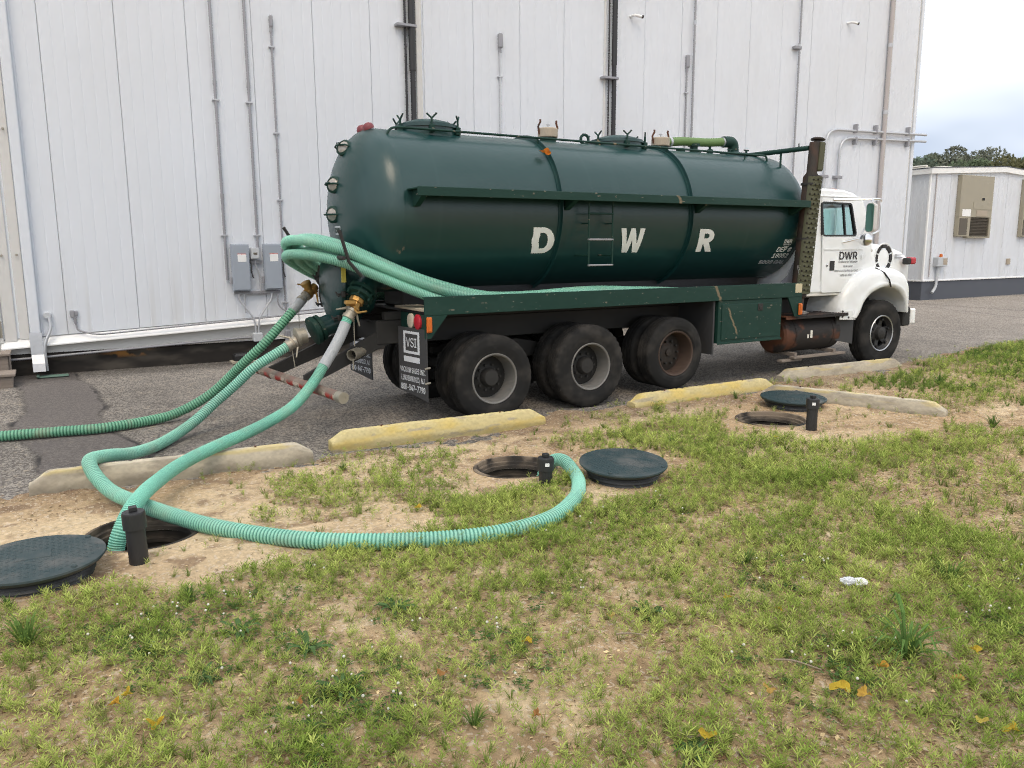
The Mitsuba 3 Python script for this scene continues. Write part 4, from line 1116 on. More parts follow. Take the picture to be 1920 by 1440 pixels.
# toolbox
k = part('toolbox', cbox(8.07, 9.345, 8.10, 8.80, 0.655, 1.257, 0.006), 'mat_deck', 20, 'green steel toolbox under the deck')
add(k + '__door', cbox(8.13, 9.28, 8.088, 8.0985, 0.70, 1.20, 0.004), 'mat_deck', 20)
add(k + '__latch', cat(cbox(8.83, 8.93, 8.078, 8.0875, 1.09, 1.19, 0.004), cbox(8.855, 8.905, 8.070, 8.0775, 1.11, 1.15, 0.003)), 'mat_frame', 20)
add(k + '__lip', cbox(8.06, 9.355, 8.085, 8.0985, 0.64, 0.668, 0.003), 'mat_deck', 20)


# wheels
def tyre_mesh(r, w, axis, at, rim, lug):
    h = w / 2
    s = r / 0.525
    pro = [(rim, h * .80), (rim + .012, h * .93), (.36 * s, h * 1.05), (.40 * s, h * 1.06), (.405 * s, h * 1.075), (.43 * s, h * 1.06), (.475 * s, h * .99), (.505 * s, h * .90), (.519 * s, h * .80), (.525 * s, h * .70)]
    for c in (0.45, 0.0, -0.45):
        pro += [(.525 * s, h * (c + .07)), (.511 * s, h * (c + .055)), (.511 * s, h * (c - .055)), (.525 * s, h * (c - .07))]
    pro += [(x, -y) for x, y in pro[:10][::-1]]
    n = 120
    pr = A(pro)
    a = np.arange(n) * 2 * np.pi / n
    rr = np.repeat(pr[:, :1], n, 1)
    if lug:
        gap = (np.arange(n) % 3 == 0)
        sh = (pr[:, 0] > .50 * s) & (np.abs(pr[:, 1]) > h * .55)
        rr[np.ix_(sh, gap)] -= lug
    v = np.stack([rr * np.cos(a), rr * np.sin(a), np.repeat(pr[:, 1:2], n, 1)], -1).reshape(-1, 3)
    m = len(pr)
    i, j = np.meshgrid(np.arange(m - 1), np.arange(n), indexing='ij')
    q = np.stack([i * n + j, i * n + (j + 1) % n, (i + 1) * n + (j + 1) % n, (i + 1) * n + j], -1).reshape(-1, 4)
    return trimesh.Trimesh(reaxis(v, axis) + A(at), np.vstack([q[:, [0, 1, 2]], q[:, [0, 2, 3]]]), process=False)


def wheel(x, y, z, r, sgn, kind, barrel, rim=0.295):
    """sgn -1: outer face towards the lawn."""
    ax = '-y' if sgn < 0 else 'y'
    w = 0.27
    h = w / 2
    k = part('wheel', lathe([(rim + .004, h * .78), (rim + .014, h * .92), (rim + .004, h * .99), (rim - .012, h * .92), (rim - .022, h * .5), (rim - .03, -h * .3), (rim - .04, -h * .85)] if kind != 'steer' else
                            [(rim + .004, h * .78), (rim + .014, h * .92), (rim + .004, h * .99), (rim - .012, h * .92), (rim - .03, h * .60), (rim - .05, h * .50), (rim - .055, h * .2)], 48, ax, (x, y, z)), barrel, 40)
    add(k + '__tyre', tyre_mesh(r, w, ax, (x, y, z), rim, {'drive': .012, 'plain': .005, 'lift': 0.0, 'steer': .010}[kind]), 'mat_tyre', 28)
    cz = {'drive': -.55, 'plain': -.55, 'lift': -.5, 'steer': .1}[kind] * h
    hub = [(rim - .035, cz - .02), (.18, cz + .01), (.15, cz + .035), (.12, cz + .04), (.105, cz + .10), (.09, cz + .125), (0, cz + .13)]
    if kind == 'lift':
        hub = [(rim - .035, cz - .02), (.2, cz + .0), (.14, cz + .02), (.05, cz + .03), (.05, cz + .055), (.03, cz + .06), (0, cz + .06)]
    if kind == 'steer':
        hub = [(.15, cz - .1), (.15, cz + .03), (.11, cz + .06), (.10, cz + .12), (.07, cz + .14), (0, cz + .145)]
    add(k + '__hub', lathe(hub, 40, ax, (x, y, z)), 'mat_frame' if kind != 'lift' else 'mat_stack', 35)
    s = -1 if sgn < 0 else 1
    nuts = [rod((x + .155 * math.cos(t), y + s * (cz + .02), z + .155 * math.sin(t)), (x + .155 * math.cos(t), y + s * (cz + .06), z + .155 * math.sin(t)), .016, 6) for t in np.arange(10) * math.pi / 5]
    if kind != 'steer':
        add(k + '__lug_nut', cat(*nuts), 'mat_frame', 30)
    else:
        sp = []
        for t in np.arange(6) * math.pi / 3 + .3:
            c, q = math.cos(t), math.sin(t)
            pts = []
            for rr, ww, d in ((.12, .05, cz + .05), (rim - .05, .035, cz + .06)):
                for e in (-ww, ww):
                    for dd in (d, d - .06):
                        pts.append((x + rr * c - e * q, y + s * dd, z + rr * q + e * c))
            sp.append(hull(pts))
            sp.append(rod((x + (rim - .055) * c, y + s * (cz + .05), z + (rim - .055) * q), (x + (rim - .055) * c, y + s * (cz + .09), z + (rim - .055) * q), .02, 8))
        add(k + '__spoke', cat(*sp), 'mat_black', 30)
        add(k + '__rim_ring', lathe([(rim + .006, h * .80), (rim + .018, h * .95), (rim + .008, h * 1.03), (rim - .006, h * .98), (rim - .010, h * .80)], 48, ax, (x, y, z)), 'mat_steel', 40)


for x, z, r, kind, mat in ((4.50, 0.462, 0.525, 'plain', 'mat_rim'), (5.907, 0.497, 0.535, 'drive', 'mat_rim')):
    for y, s, kk in ((8.255, -1, kind), (8.60, -1, kind), (10.00, 1, kind), (10.345, 1, kind)):
        wheel(x, y, z, r, s, kk, mat)
for y, s in ((8.255, -1), (8.60, -1), (10.0, 1), (10.345, 1)):
    wheel(7.333, y, 0.565, 0.492, s, 'lift', 'mat_rimrust', 0.30)
wheel(11.90, 8.335, 0.572, 0.545, -1, 'steer', 'mat_black', 0.285)
wheel(11.90, 10.265, 0.572, 0.545, 1, 'steer', 'mat_black', 0.285)

# fuel tank, step, guard
k = part('fuel_tank', lathe([(0, 9.60), (0.25, 9.60), (0.285, 9.63), (0.285, 10.86), (0.25, 10.89), (0, 10.89)], 36, 'x', (0, 8.50, 0.655)), 'mat_rust', 30, 'rusty cylindrical fuel tank below the cab')
add(k + '__strap', cat(*[lathe([(0.286, x - .03), (0.292, x - .03), (0.292, x + .03), (0.286, x + .03)], 36, 'x', (0, 8.50, 0.655)) for x in (9.86, 10.72)]), 'mat_rust', 30)
add(k + '__step_plate', cat(cbox(9.50, 10.93, 8.14, 8.62, 0.945, 0.965, 0.004), cbox(9.50, 10.93, 8.135, 8.15, 0.915, 0.944, 0.003)), 'mat_rust', 20)
add(k + '__sticker', cat(cbox(10.08, 10.12, 8.2125, 8.2145, 0.60, 0.66, 0.0005), cbox(10.15, 10.20, 8.2125, 8.2145, 0.60, 0.72, 0.0005)), 'mat_offwhite', False)
add(k + '__bracket', cat(cbox(9.75, 10.95, 8.16, 8.26, 0.30, 0.335, 0.006), cbox(9.55, 10.0, 8.22, 8.32, 0.255, 0.29, 0.006), cbox(9.8, 9.86, 8.2, 8.8, 0.336, 0.39, 0.004), cbox(10.70, 10.76, 8.2, 8.8, 0.336, 0.39, 0.004)), 'mat_timber', 20)
part('splash_guard', hull([(x, y, z) for x, z0, z1 in ((10.78, 0.52, 0.95), (11.20, 0.44, 0.92)) for z in (z0, z1) for y in (8.24, 8.26)]), 'mat_flap', False)
k = thing('rag', 'crumpled grey rag lying on the rusty step below the cab', 'rag')
rg = trimesh.creation.icosphere(3, 1.0)
v = A(rg.vertices) * A([0.13, 0.08, 0.035]) * (0.7 + 0.6 * meshkit.fbm(A(rg.vertices) * 2.3, 3, 4))[:, None]
add(k + '__cloth', trimesh.Trimesh(v + A([10.03, 8.32, 0.985]), rg.faces, process=False), 'mat_rockgrey', 50)

# exhaust stack (leans forward a little)
def lean(m):
    v = A(m.vertices).copy()
    v[:, 0] += 0.075 * (v[:, 2] - 1.3)
    return trimesh.Trimesh(v, m.faces, process=False)


SX, SY = 9.815, 8.20
k = part('exhaust_stack', lean(lathe([(0.05, 1.0), (0.085, 1.05), (0.085, 1.22), (0.115, 1.26), (0.115, 3.02), (0.075, 3.08), (0.075, 3.50), (0.070, 3.52), (0.060, 3.50)], 24, 'z', (SX, SY, 0))), 'mat_stack', 35, 'tall rusty exhaust stack behind the cab')
sh_ = []
HOLE = 0.024
W_, H_ = 0.42, 1.72
plate = sbox(0, 0, W_, H_)
hs = []
for i in range(24):
    for j in range(6):
        cx = 0.045 + j * 0.066 + (0.033 if i % 2 else 0)
        cy = 0.06 + i * 0.07
        if cx < W_ - 0.025:
            hs.append(Point(cx, cy).buffer(HOLE * 0.62, 3))
plate = plate.difference(shapely.union_all(hs))
pm = trimesh.creation.extrude_polygon(plate, 0.004, engine='earcut')
v, f = trimesh.remesh.subdivide_to_size(pm.vertices, pm.faces, 0.09)
phi = -2.80 + v[:, 0] / 0.145
r = 0.145 + v[:, 2]
add(k + '__heat_shield', lean(trimesh.Trimesh(np.stack([SX + 0.02 + r * np.cos(phi), SY + r * np.sin(phi), 1.30 + v[:, 1]], 1), f, process=False)), 'mat_olive', 25, 'perforated olive heat shield of the stack')
aa = np.linspace(-2.82, 0.12, 26)
add(k + '__shield_liner', lean(sheet([[(SX + 0.02 + 0.128 * math.cos(q), SY + 0.128 * math.sin(q), z) for q in aa] for z in (1.29, 3.03)])), 'mat_frame', True)
for z in (1.36, 2.1, 2.9):
    add(k + '__shield_bracket', lean(lathe([(0.116, z), (0.143, z), (0.143, z + 0.03), (0.116, z + 0.03)], 24, 'z', (SX + 0.01, SY, 0))), 'mat_frame', 30)
add(k + '__canister', lean(cbox(SX + 0.03, SX + 0.14, SY - 0.10, SY + 0.04, 3.10, 3.52, 0.02)), 'mat_olive', 25)
add(k + '__rain_cap', lean(cat(orient(lathe([(0.0, -0.02), (0.10, -0.015), (0.105, 0.0), (0.08, 0.018), (0, 0.028)], 24, 'z'), (SX + 0.06, SY, 3.565), (0.12, 0, 1)), rod((SX, SY, 3.5), (SX + 0.02, SY, 3.56), 0.02, 8))), 'mat_stack', 35)
part('saddle', prism(Polygon([(9.60, 1.46), (10.10, 1.46), (10.10, 2.55), (10.06, 2.55), (10.0, 2.10), (9.9, 1.80), (9.75, 1.56)]), 'y', 8.36, 8.385), 'mat_saddle', False)
part('saddle', prism(Polygon([(9.60, 1.46), (10.10, 1.46), (10.10, 2.55), (10.06, 2.55), (10.0, 2.10), (9.9, 1.80), (9.75, 1.56)]), 'y', 10.215, 10.24), 'mat_saddle', False)
for x, z in ((10.0, 1.62), (9.98, 1.85)):
    part('saddle_bolt', rod((x, 8.34, z), (x, 8.362, z), 0.03, 10), 'mat_frame', 40)
part('mesh_screen', cat(*[rod((9.72 + 0.03 * i, 8.13, 1.47), (9.72 + 0.03 * i + 0.10, 8.13, 1.72), 0.003, 5) for i in range(6)], *[rod((9.92 - 0.03 * i, 8.136, 1.47), (9.92 - 0.03 * i - 0.10, 8.136, 1.72), 0.003, 5) for i in range(6)]), 'mat_galv', 40)


# ---- cab
def tumble(m):
    v = A(m.vertices).copy()
    k = np.clip(v[:, 2] - 2.0, 0, 2) * 0.085
    v[:, 1] += np.where(v[:, 1] < YC, k, -k) * np.clip(np.abs(v[:, 1] - YC) / 0.9, 0, 1)
    return trimesh.Trimesh(v, m.faces, process=False)


def mani(m):
    return m3.Manifold(m3.Mesh(vert_properties=A(m.vertices, np.float32), tri_verts=A(m.faces, np.uint32)))


def tri(mm):
    q = mm.to_mesh()
    return trimesh.Trimesh(A(q.vert_properties[:, :3], float), A(q.tri_verts), process=False)


CP = Polygon([(10.05, 1.27), (10.02, 2.72), (10.12, 2.84), (10.4, 2.885), (10.95, 2.875), (11.2, 2.83), (11.44, 2.72), (11.66, 2.10), (11.66, 1.27)])


def shell(d):
    pts = []
    for y, b in ((8.30 + d, -0.035 - d), (8.335 + d, -d), (10.265 - d, -d), (10.30 - d, -0.035 - d)):
        for x, z in CP.buffer(b, join_style=2).exterior.coords[:-1] if b else CP.exterior.coords[:-1]:
            pts.append((x, y, z))
    return hull(pts)


WIN = Polygon([(10.39, 2.68), (11.10, 2.67), (11.22, 2.16), (10.41, 2.155)]).buffer(-0.05).buffer(0.05)
cab = mani(tumble(shell(0.0))) - mani(tumble(shell(0.035)))
cab = cab - mani(prism(WIN, 'y', 8.0, 10.6)) - mani(cbox(11.2, 12.0, 8.50, 10.10, 2.17, 2.63, 0.04)) - mani(cbox(9.8, 10.2, 8.6, 10.0, 2.13, 2.62, 0.05))
part('cab', tri(cab), 'mat_cab', 25, 'white cab shell')
DOOR = Polygon([(10.43, 1.285), (11.37, 1.285), (11.385, 2.09), (11.24, 2.735), (10.40, 2.745)]).buffer(-0.04).buffer(0.04)
k = part('door', tumble(prism(DOOR.difference(WIN.buffer(0.004)), 'y', 8.286, 8.2985)), 'mat_cab', 25, 'white cab door with company lettering')
add(k + '__window_seal', tumble(prism(WIN.buffer(0.003).difference(WIN.buffer(-0.022)), 'y', 8.278, 8.33)), 'mat_black', 25)
add(k + '__window_bar', tumble(prism(Polygon([(10.90, 2.655), (10.925, 2.655), (10.965, 2.18), (10.94, 2.18)]), 'y', 8.285, 8.32)), 'mat_black', 25)


def pane(poly, y):
    v, f = trimesh.creation.triangulate_polygon(poly, engine='earcut')
    v, f = trimesh.remesh.subdivide_to_size(np.column_stack([v, 0 * v[:, 0]]), f, 0.4)
    return trimesh.Trimesh(np.stack([v[:, 0], 0 * v[:, 0] + y, v[:, 1]], 1), f, process=False)


add(k + '__window_pane', tumble(pane(WIN.buffer(-0.015), 8.305)), 'mat_glass', False)
add(k + '__crease', cat(cbox(10.44, 11.37, 8.279, 8.2855, 1.945, 1.972, 0.003)), 'mat_cab', 30)
add(k + '__handle', cbox(10.595, 10.70, 8.2775, 8.2853, 1.625, 1.775, 0.003), 'mat_black', 20)
add(k + '__lock', rod((10.53, 8.288, 1.70), (10.53, 8.279, 1.70), 0.014, 10), 'mat_black', 40)
add(k + '__hinge', cat(cbox(11.34, 11.42, 8.272, 8.285, 1.80, 1.87, 0.004), cbox(11.34, 11.42, 8.272, 8.285, 1.42, 1.49, 0.004)), 'mat_cab', 20)
for s, x, z, h, w, mat in (('DWR', 11.03, 1.795, 0.118, 0.435, 'mat_ink'), ('DeMarie Waste', 11.03, 1.742, 0.034, 0.45, 'mat_inkgrey'), ('Removal', 11.03, 1.672, 0.034, 0.22, 'mat_inkgrey'),
                           ('(800) 654-8236 (800) 350-2442', 11.0, 1.60, 0.034, 0.56, 'mat_inkgrey'), ('(800) 453-8222', 11.0, 1.53, 0.034, 0.27, 'mat_inkgrey')):
    m = flat_text(s, h, w, h > 0.1, 0, 'c', 0.0015)
    v = A(m.vertices)
    add(k + '__lettering', trimesh.Trimesh(np.stack([x + v[:, 0], 8.2855 - v[:, 2], z + v[:, 1]], 1), m.faces, process=False), mat, False)
part('window_pane', tumble(pane(WIN.buffer(-0.0), 10.28)), 'mat_glass', False)
part('rear_window_pane', sheet([[(10.045, 8.55, 2.66), (10.045, 10.05, 2.66)], [(10.055, 8.55, 2.10), (10.055, 10.05, 2.10)]]), 'mat_glass', False)
part('windshield', sheet([[(11.448, 8.47, 2.66), (11.448, 10.13, 2.66)], [(11.628, 8.45, 2.14), (11.628, 10.15, 2.14)]]), 'mat_glass', False)
part('sill', cat(cbox(10.04, 11.2, 8.31, 8.40, 1.235, 1.272, 0.006)), 'mat_offwhite', 20)
for y in (8.72, 9.0, 9.3, 9.6, 9.88):
    part('roof_lamp', hull([(11.10 + sx * w, y + sy * w2, 2.865 + z) for z, w, w2 in ((0, .07, .05), (.05, .05, .035)) for sx in (-1, 1) for sy in (-1, 1)]), 'mat_amber', 30)
part('roof_gutter', tumble(cbox(10.1, 11.32, 8.275, 8.30, 2.755, 2.775, 0.004)), 'mat_cab', 20)
k = part('seat', cat(cbox(10.25, 10.75, 8.5, 9.0, 1.35, 1.75, 0.06), cbox(10.2, 10.36, 8.5, 9.0, 1.751, 2.12, 0.06), cbox(10.2, 10.75, 9.4, 10.1, 1.35, 1.75, 0.06), cbox(10.2, 10.34, 9.4, 10.1, 1.751, 2.12, 0.06)), 'mat_seat', 30)
part('dashboard', cbox(11.25, 11.58, 8.4, 10.2, 1.5, 2.05, 0.08), 'mat_seat', 30)
part('steering_wheel', cat(orient(tube(np.stack([0.23 * np.cos(th), 0.23 * np.sin(th), 0 * th], 1), 0.016, 8, False), (11.02, 9.75, 2.03), (-0.75, 0, 0.66)), rod((11.02, 9.75, 2.03), (11.3, 9.75, 1.75), 0.03, 8)), 'mat_black', 40)
part('floor_pan', cbox(10.08, 11.6, 8.38, 10.22, 1.29, 1.33, 0.005), 'mat_seat', 20)


# ---- hood, fenders, bumper
def ring(x, w, z0, z1, e=5.0, n=64):
    t = np.arange(n) * 2 * np.pi / n + np.pi / n
    c, s = np.cos(t), np.sin(t)
    zm, h = (z0 + z1) / 2, (z1 - z0) / 2
    return np.stack([0 * t + x, YC + w * np.sign(c) * np.abs(c) ** (2 / e), zm + h * np.sign(s) * np.abs(s) ** (2 / e)], 1)


k = part('hood', loft([ring(*q) for q in ((11.645, .90, 1.2, 2.085), (11.9, .895, 1.2, 2.08), (12.2, .885, 1.2, 2.055), (12.5, .87, 1.2, 2.01), (12.72, .855, 1.2, 1.955), (12.84, .84, 1.2, 1.90), (12.90, .82, 1.22, 1.85), (12.93, .79, 1.24, 1.79), (12.94, .70, 1.3, 1.7))]), 'mat_cab', 50)
part('hood_gap', loft([ring(11.636, .903, 1.2, 2.088), ring(11.652, .903, 1.2, 2.088)]), 'mat_black', 50)
for i in range(8):
    t0, t1 = i * math.pi / 4 + 0.09 + math.pi / 8, (i + 1) * math.pi / 4 - 0.09 + math.pi / 8
    tt = np.linspace(t0, t1, 6)
    po = Polygon([(12.09 + 0.215 * math.cos(q), 1.80 + 0.225 * math.sin(q)) for q in tt] + [(12.09 + 0.160 * math.cos(q), 1.80 + 0.170 * math.sin(q)) for q in tt[::-1]])
    add(k + '__air_slot', prism(po, 'y', 8.395, 8.43), 'mat_black', False)
th2 = np.linspace(0, 2 * np.pi, 41)
add(k + '__intake_ring', tube(np.stack([12.09 + 0.235 * np.cos(th2), 0 * th2 + 8.405, 1.80 + 0.245 * np.sin(th2)], 1), 0.012, 8, False), 'mat_cab', 50)
add(k + '__intake_cover', lathe([(0.150, 0.0), (0.150, 0.02), (0.13, 0.03), (0, 0.035)], 32, '-y', (12.09, 8.43, 1.80)), 'mat_cab', 40)
add(k + '__badge', cat(cbox(12.42, 12.455, 8.412, 8.428, 1.79, 1.87, 0.003), cbox(12.48, 12.62, 8.416, 8.432, 1.80, 1.815, 0.002), cbox(12.48, 12.62, 8.418, 8.434, 1.845, 1.86, 0.002)), 'mat_steel', False)
add(k + '__latch', cat(tube([(11.70, 8.39, 1.92), (11.66, 8.37, 1.78), (11.60, 8.36, 1.62), (11.60, 8.38, 1.55)], 0.016, 8), rod((11.68, 8.40, 1.93), (11.68, 8.35, 1.93), 0.03, 10), cbox(11.56, 11.64, 8.35, 8.40, 1.58, 1.64, 0.01)), 'mat_dullmetal', 40)
add(k + '__grille', cbox(12.925, 12.96, 8.62, 9.98, 1.1, 1.68, 0.02), 'mat_chrome', 30)
FI = smooth_path([(11.16, 0.86), (11.24, 0.95), (11.34, 1.13), (11.56, 1.275), (11.88, 1.34), (12.18, 1.27), (12.37, 1.10), (12.43, 0.90)], 6)
FO = smooth_path([(10.76, 0.93), (10.79, 1.08), (10.93, 1.33), (11.26, 1.585), (11.75, 1.655), (12.28, 1.615), (12.52, 1.42), (12.56, 0.92)], 6)


def fender(side):
    rings = []
    for i_, o_ in zip(FI, FO):
        row = []
        for t, y in ((0, 8.95), (0, 8.18), (0.03, 8.150), (0.10, 8.135), (0.18, 8.128), (0.26, 8.135), (0.30, 8.150), (0.55, 8.160), (0.74, 8.175), (0.86, 8.205), (0.95, 8.26), (1.0, 8.34), (1.015, 8.45), (1.0, 8.95)):
            q = i_ + (o_ - i_) * t
            row.append((q[0], y if side < 0 else 2 * YC - y, q[1]))
        rings.append(row)
    return sheet(rings)


part('fender', fender(-1), 'mat_cab', 50)
part('fender', fender(1), 'mat_cab', 50)
part('fender_strap', tube([(11.93, 8.122, 1.345), (11.87, 8.118, 1.46), (11.80, 8.17, 1.57), (11.70, 8.27, 1.65)], 0.013, 8), 'mat_frame', 40)
part('fender_tip', cat(hull([(x, y, z) for x, z in ((10.77, 1.0), (11.17, 0.985), (11.12, 0.84), (10.74, 0.86)) for y in (8.152, 8.165)])), 'mat_cab', False)
for x, z in ((10.80, 0.90), (10.95, 0.885), (10.80, 0.985)):
    part('fender_bolt', rod((x, 8.153, z), (x, 8.142, z), 0.016, 8), 'mat_frame', 40)
part('inner_arch', cbox(11.2, 12.5, 8.90, 8.96, 0.95, 1.5, 0.01), 'mat_frame', 20)
part('bumper', cat(cbox(12.64, 12.76, 8.18, 10.42, 0.69, 0.95, 0.02)), 'mat_white', 25)
part('bumper_bracket', cat(cbox(12.46, 12.638, 8.20, 8.40, 0.66, 0.98, 0.02), cbox(12.46, 12.638, 10.2, 10.4, 0.66, 0.98, 0.02)), 'mat_frame', 20)
k = part('turn_lamp', cbox(12.58, 12.68, 8.28, 8.40, 1.69, 1.80, 0.02), 'mat_frame', 20)
add(k + '__lens', cbox(12.69, 12.83, 8.29, 8.41, 1.695, 1.81, 0.02), 'mat_red', 20)
# mirrors
k = part('mirror', hull(np.vstack([A(prism(sbox(7.94, 2.27, 7.97, 2.60).buffer(w_, 6), 'x', x_, x_ + 0.002).vertices) for w_, x_ in ((0.058, 11.036), (0.062, 11.06), (0.05, 11.12), (0.03, 11.15))])), 'mat_mirrorback', 30, 'tall side mirror on a pipe frame')
add(k + '__glass', prism(sbox(7.94, 2.27, 7.97, 2.60).buffer(0.048, 6), 'x', 11.028, 11.0345), 'mat_mirrorglass', False)
add(k + '__frame', cat(tube(bend([(11.07, 7.95, 2.68), (11.07, 7.95, 2.715), (11.28, 7.95, 2.715), (11.28, 7.95, 2.23), (11.07, 7.95, 2.17), (11.07, 7.95, 2.2)], 0.05, 5), 0.016, 8), rod((10.66, 8.34, 2.715), (11.20, 7.95, 2.715), 0.017, 8), rod((10.86, 8.28, 2.06), (11.09, 7.95, 2.16), 0.016, 8), rod((11.30, 8.28, 2.07), (11.09, 7.95, 2.16), 0.014, 8), rod((11.02, 8.10, 2.14), (11.22, 7.97, 2.6), 0.011, 8)), 'mat_chrome', 40)
k = part('mirror', orient(lathe([(0.0, -0.035), (0.07, -0.03), (0.098, 0.0), (0.098, 0.012), (0.09, 0.012)], 28, 'z'), (11.015, 7.98, 2.10), (-1, -0.35, 0)), 'mat_chrome', 40, 'small round convex mirror')
add(k + '__glass', orient(lathe([(0.092, 0.012), (0.06, 0.028), (0, 0.036)], 28, 'z'), (11.015, 7.98, 2.10), (-1, -0.35, 0)), 'mat_chrome', True)

# ------------------------------------------------------------------ hoses
def hose_mesh(pts, r=0.056, light=(0.25, 0.54, 0.42), dark=(0.055, 0.215, 0.155), pitch=0.027, n=10, sides=18, seed=0, ridge=0.0034, fade=None):
    """A corrugated hose with a darker groove between its ribs; returns mesh and vertex colours."""
    p = resample(smooth_path(pts, n), pitch / 5)
    s = np.arange(len(p)) * pitch / 5
    ph = np.cos(2 * np.pi * s / pitch)
    m = tube(p, r + ridge * ph, sides, False)
    g = np.clip(0.45 - 0.95 * ph, 0, 1) ** 1.2
    q = np.stack([s * 1.7, 0 * s + seed, 0 * s], 1)
    tone = 0.78 + 0.42 * meshkit.fbm(q, 3, seed)
    c = (A(light) * (1 - g[:, None]) + A(dark) * g[:, None]) * tone[:, None]
    c = np.repeat(c, sides, 0)
    v = A(m.vertices)
    dirt = np.clip((meshkit.fbm(v * 6, 3, seed + 3) - 0.48) * 2.2, 0, 1)[:, None]
    dirt = dirt * (0.30 + 0.45 * np.clip(1 - (v[:, 2:3] - 0.0) / 0.12, 0, 1))
    c = c * (1 - dirt) + A([0.26, 0.215, 0.145]) * dirt
    return m, c


def coupling(k, a, b, mat='mat_brass', r=0.07, levers=True):
    add(k + '__coupling', along(a, b, [(0, -0.01), (r * .8, -0.01), (r * .8, 0.03), (r * 1.12, 0.032), (r * 1.12, 0.06), (r * .9, 0.062), (r * .86, 0.11), (r * 1.05, 0.113), (r * 1.05, 0.15), (r * .8, 0.155), (0, 0.155)], 20), mat, 30)
    if levers:
        a, b = A(a, float), A(b, float)
        d = (b - a) / np.linalg.norm(b - a)
        u = np.cross(d, [0.5, -0.4, 0.6])
        u /= np.linalg.norm(u)
        for sgn in (1, -1):
            o = a + d * 0.05 + sgn * u * r * 1.1
            add(k + '__cam_lever', tube([o, o + sgn * u * 0.03 + d * 0.03, o + sgn * u * 0.10 + d * 0.09], [0.014, 0.013, 0.009], 8), mat, 40)


GA = 0.045
k = thing('suction_hose', 'darker green hose running across the asphalt to the left edge of the frame', 'hose')
m, c = hose_mesh([(2.63, 9.79, 1.30), (2.46, 9.72, 1.15), (2.2, 9.72, 0.88), (1.99, 9.85, 0.66), (1.83, 10.03, 0.46), (1.67, 10.14, 0.29), (1.49, 10.2, 0.16), (1.27, 10.22, 0.055), (1.02, 10.15, 0.005), (0.43, 9.95, 0.0), (-0.09, 10.01, 0.0), (-0.6, 10.08, 0.0), (-1.6, 10.2, 0.0), (-3.2, 10.5, 0.0), (-5.0, 10.2, 0.0), (-8.5, 10.6, 0.0)],
                 light=(0.15, 0.37, 0.235), dark=(0.03, 0.13, 0.075), pitch=0.034, seed=2, n=14)
add(k + '__tube', m, 'mat_hose', True, color=c)
add(k + '__sleeve', tube([(2.72, 9.84, 1.385), (2.66, 9.80, 1.33), (2.56, 9.76, 1.245)], 0.060, 16), 'mat_sleeve', 50)
coupling(k, (2.90, 9.905, 1.53), (2.72, 9.84, 1.385), 'mat_brass', 0.066)
coupling(k, (2.80, 9.87, 1.45), (2.68, 9.82, 1.36), 'mat_dullmetal', 0.060, False)
add(k + '__tee', cat(along((2.83, 9.875, 1.47), (2.76, 9.85, 1.60), [(0, 0), (0.05, 0), (0.05, 0.10), (0.064, 0.102), (0.064, 0.14), (0, 0.145)], 16)), 'mat_brass', 30)
k = thing('suction_hose', 'mint green hose bent over the concrete wheel stop and running to the middle manhole', 'hose')
m, c = hose_mesh([(2.36, 9.34, 0.86), (2.24, 9.32, 0.80), (1.97, 9.34, 0.64), (1.76, 9.42, 0.44), (1.53, 9.42, 0.26), (1.30, 9.3, 0.11), (1.07, 9.1, 0.02), (0.82, 8.72, 0.005), (0.57, 8.27, 0.06), (0.38, 7.97, 0.135), (0.26, 7.74, 0.185), (0.185, 7.60, 0.205), (0.165, 7.47, 0.195), (0.20, 7.28, 0.13), (0.30, 6.97, 0.06), (0.47, 6.48, 0.065), (0.66, 6.05, 0.065), (0.91, 5.61, 0.062), (1.31, 5.13, 0.062), (1.73, 4.83, 0.062), (2.22, 4.61, 0.06), (2.62, 4.54, 0.06), (3.03, 4.62, 0.06), (3.42, 4.90, 0.062), (3.68, 5.22, 0.065), (3.80, 5.48, 0.085), (3.84, 5.68, 0.12), (3.83, 5.84, 0.085), (3.80, 5.94, -0.04), (3.78, 5.97, -0.25), (3.77, 5.98, -0.6), (3.77, 5.98, -0.9)],
                 seed=5, n=14)
add(k + '__tube', m, 'mat_hose', True, color=c)
coupling(k, (2.50, 9.35, 0.93), (2.34, 9.335, 0.85), 'mat_dullmetal', 0.068)
coupling(k, (2.56, 9.35, 0.965), (2.42, 9.345, 0.895), 'mat_tan', 0.06, False)
k = thing('suction_hose', 'mint green hose with a grey sleeve crossing over the other into the near left manhole', 'hose')
m, c = hose_mesh([(2.90, 8.68, 1.22), (2.77, 8.62, 1.0), (2.58, 8.55, 0.75), (2.37, 8.42, 0.53), (2.10, 8.2, 0.365), (1.79, 8.0, 0.27), (1.53, 7.78, 0.235), (1.31, 7.60, 0.215), (1.02, 7.30, 0.20), (0.80, 7.03, 0.185), (0.62, 6.70, 0.18), (0.49, 6.38, 0.19), (0.38, 6.10, 0.17), (0.30, 5.98, 0.08), (0.245, 5.95, -0.06), (0.22, 5.95, -0.3), (0.21, 5.95, -0.9)],
                 seed=8, n=14, pitch=0.017, ridge=0.0025, light=(0.20, 0.52, 0.40), dark=(0.06, 0.24, 0.17))
add(k + '__tube', m, 'mat_hose', True, color=c)
ps = resample(smooth_path([(2.90, 8.68, 1.22), (2.77, 8.62, 1.0), (2.58, 8.55, 0.75), (2.37, 8.42, 0.53)], 14), 0.008)
ps = ps[8:int(len(ps) * 0.70)]
add(k + '__sleeve', tube(ps, 0.0625 + 0.0018 * np.sin(np.arange(len(ps)) * 2.0), 16), 'mat_sleeve', 60)
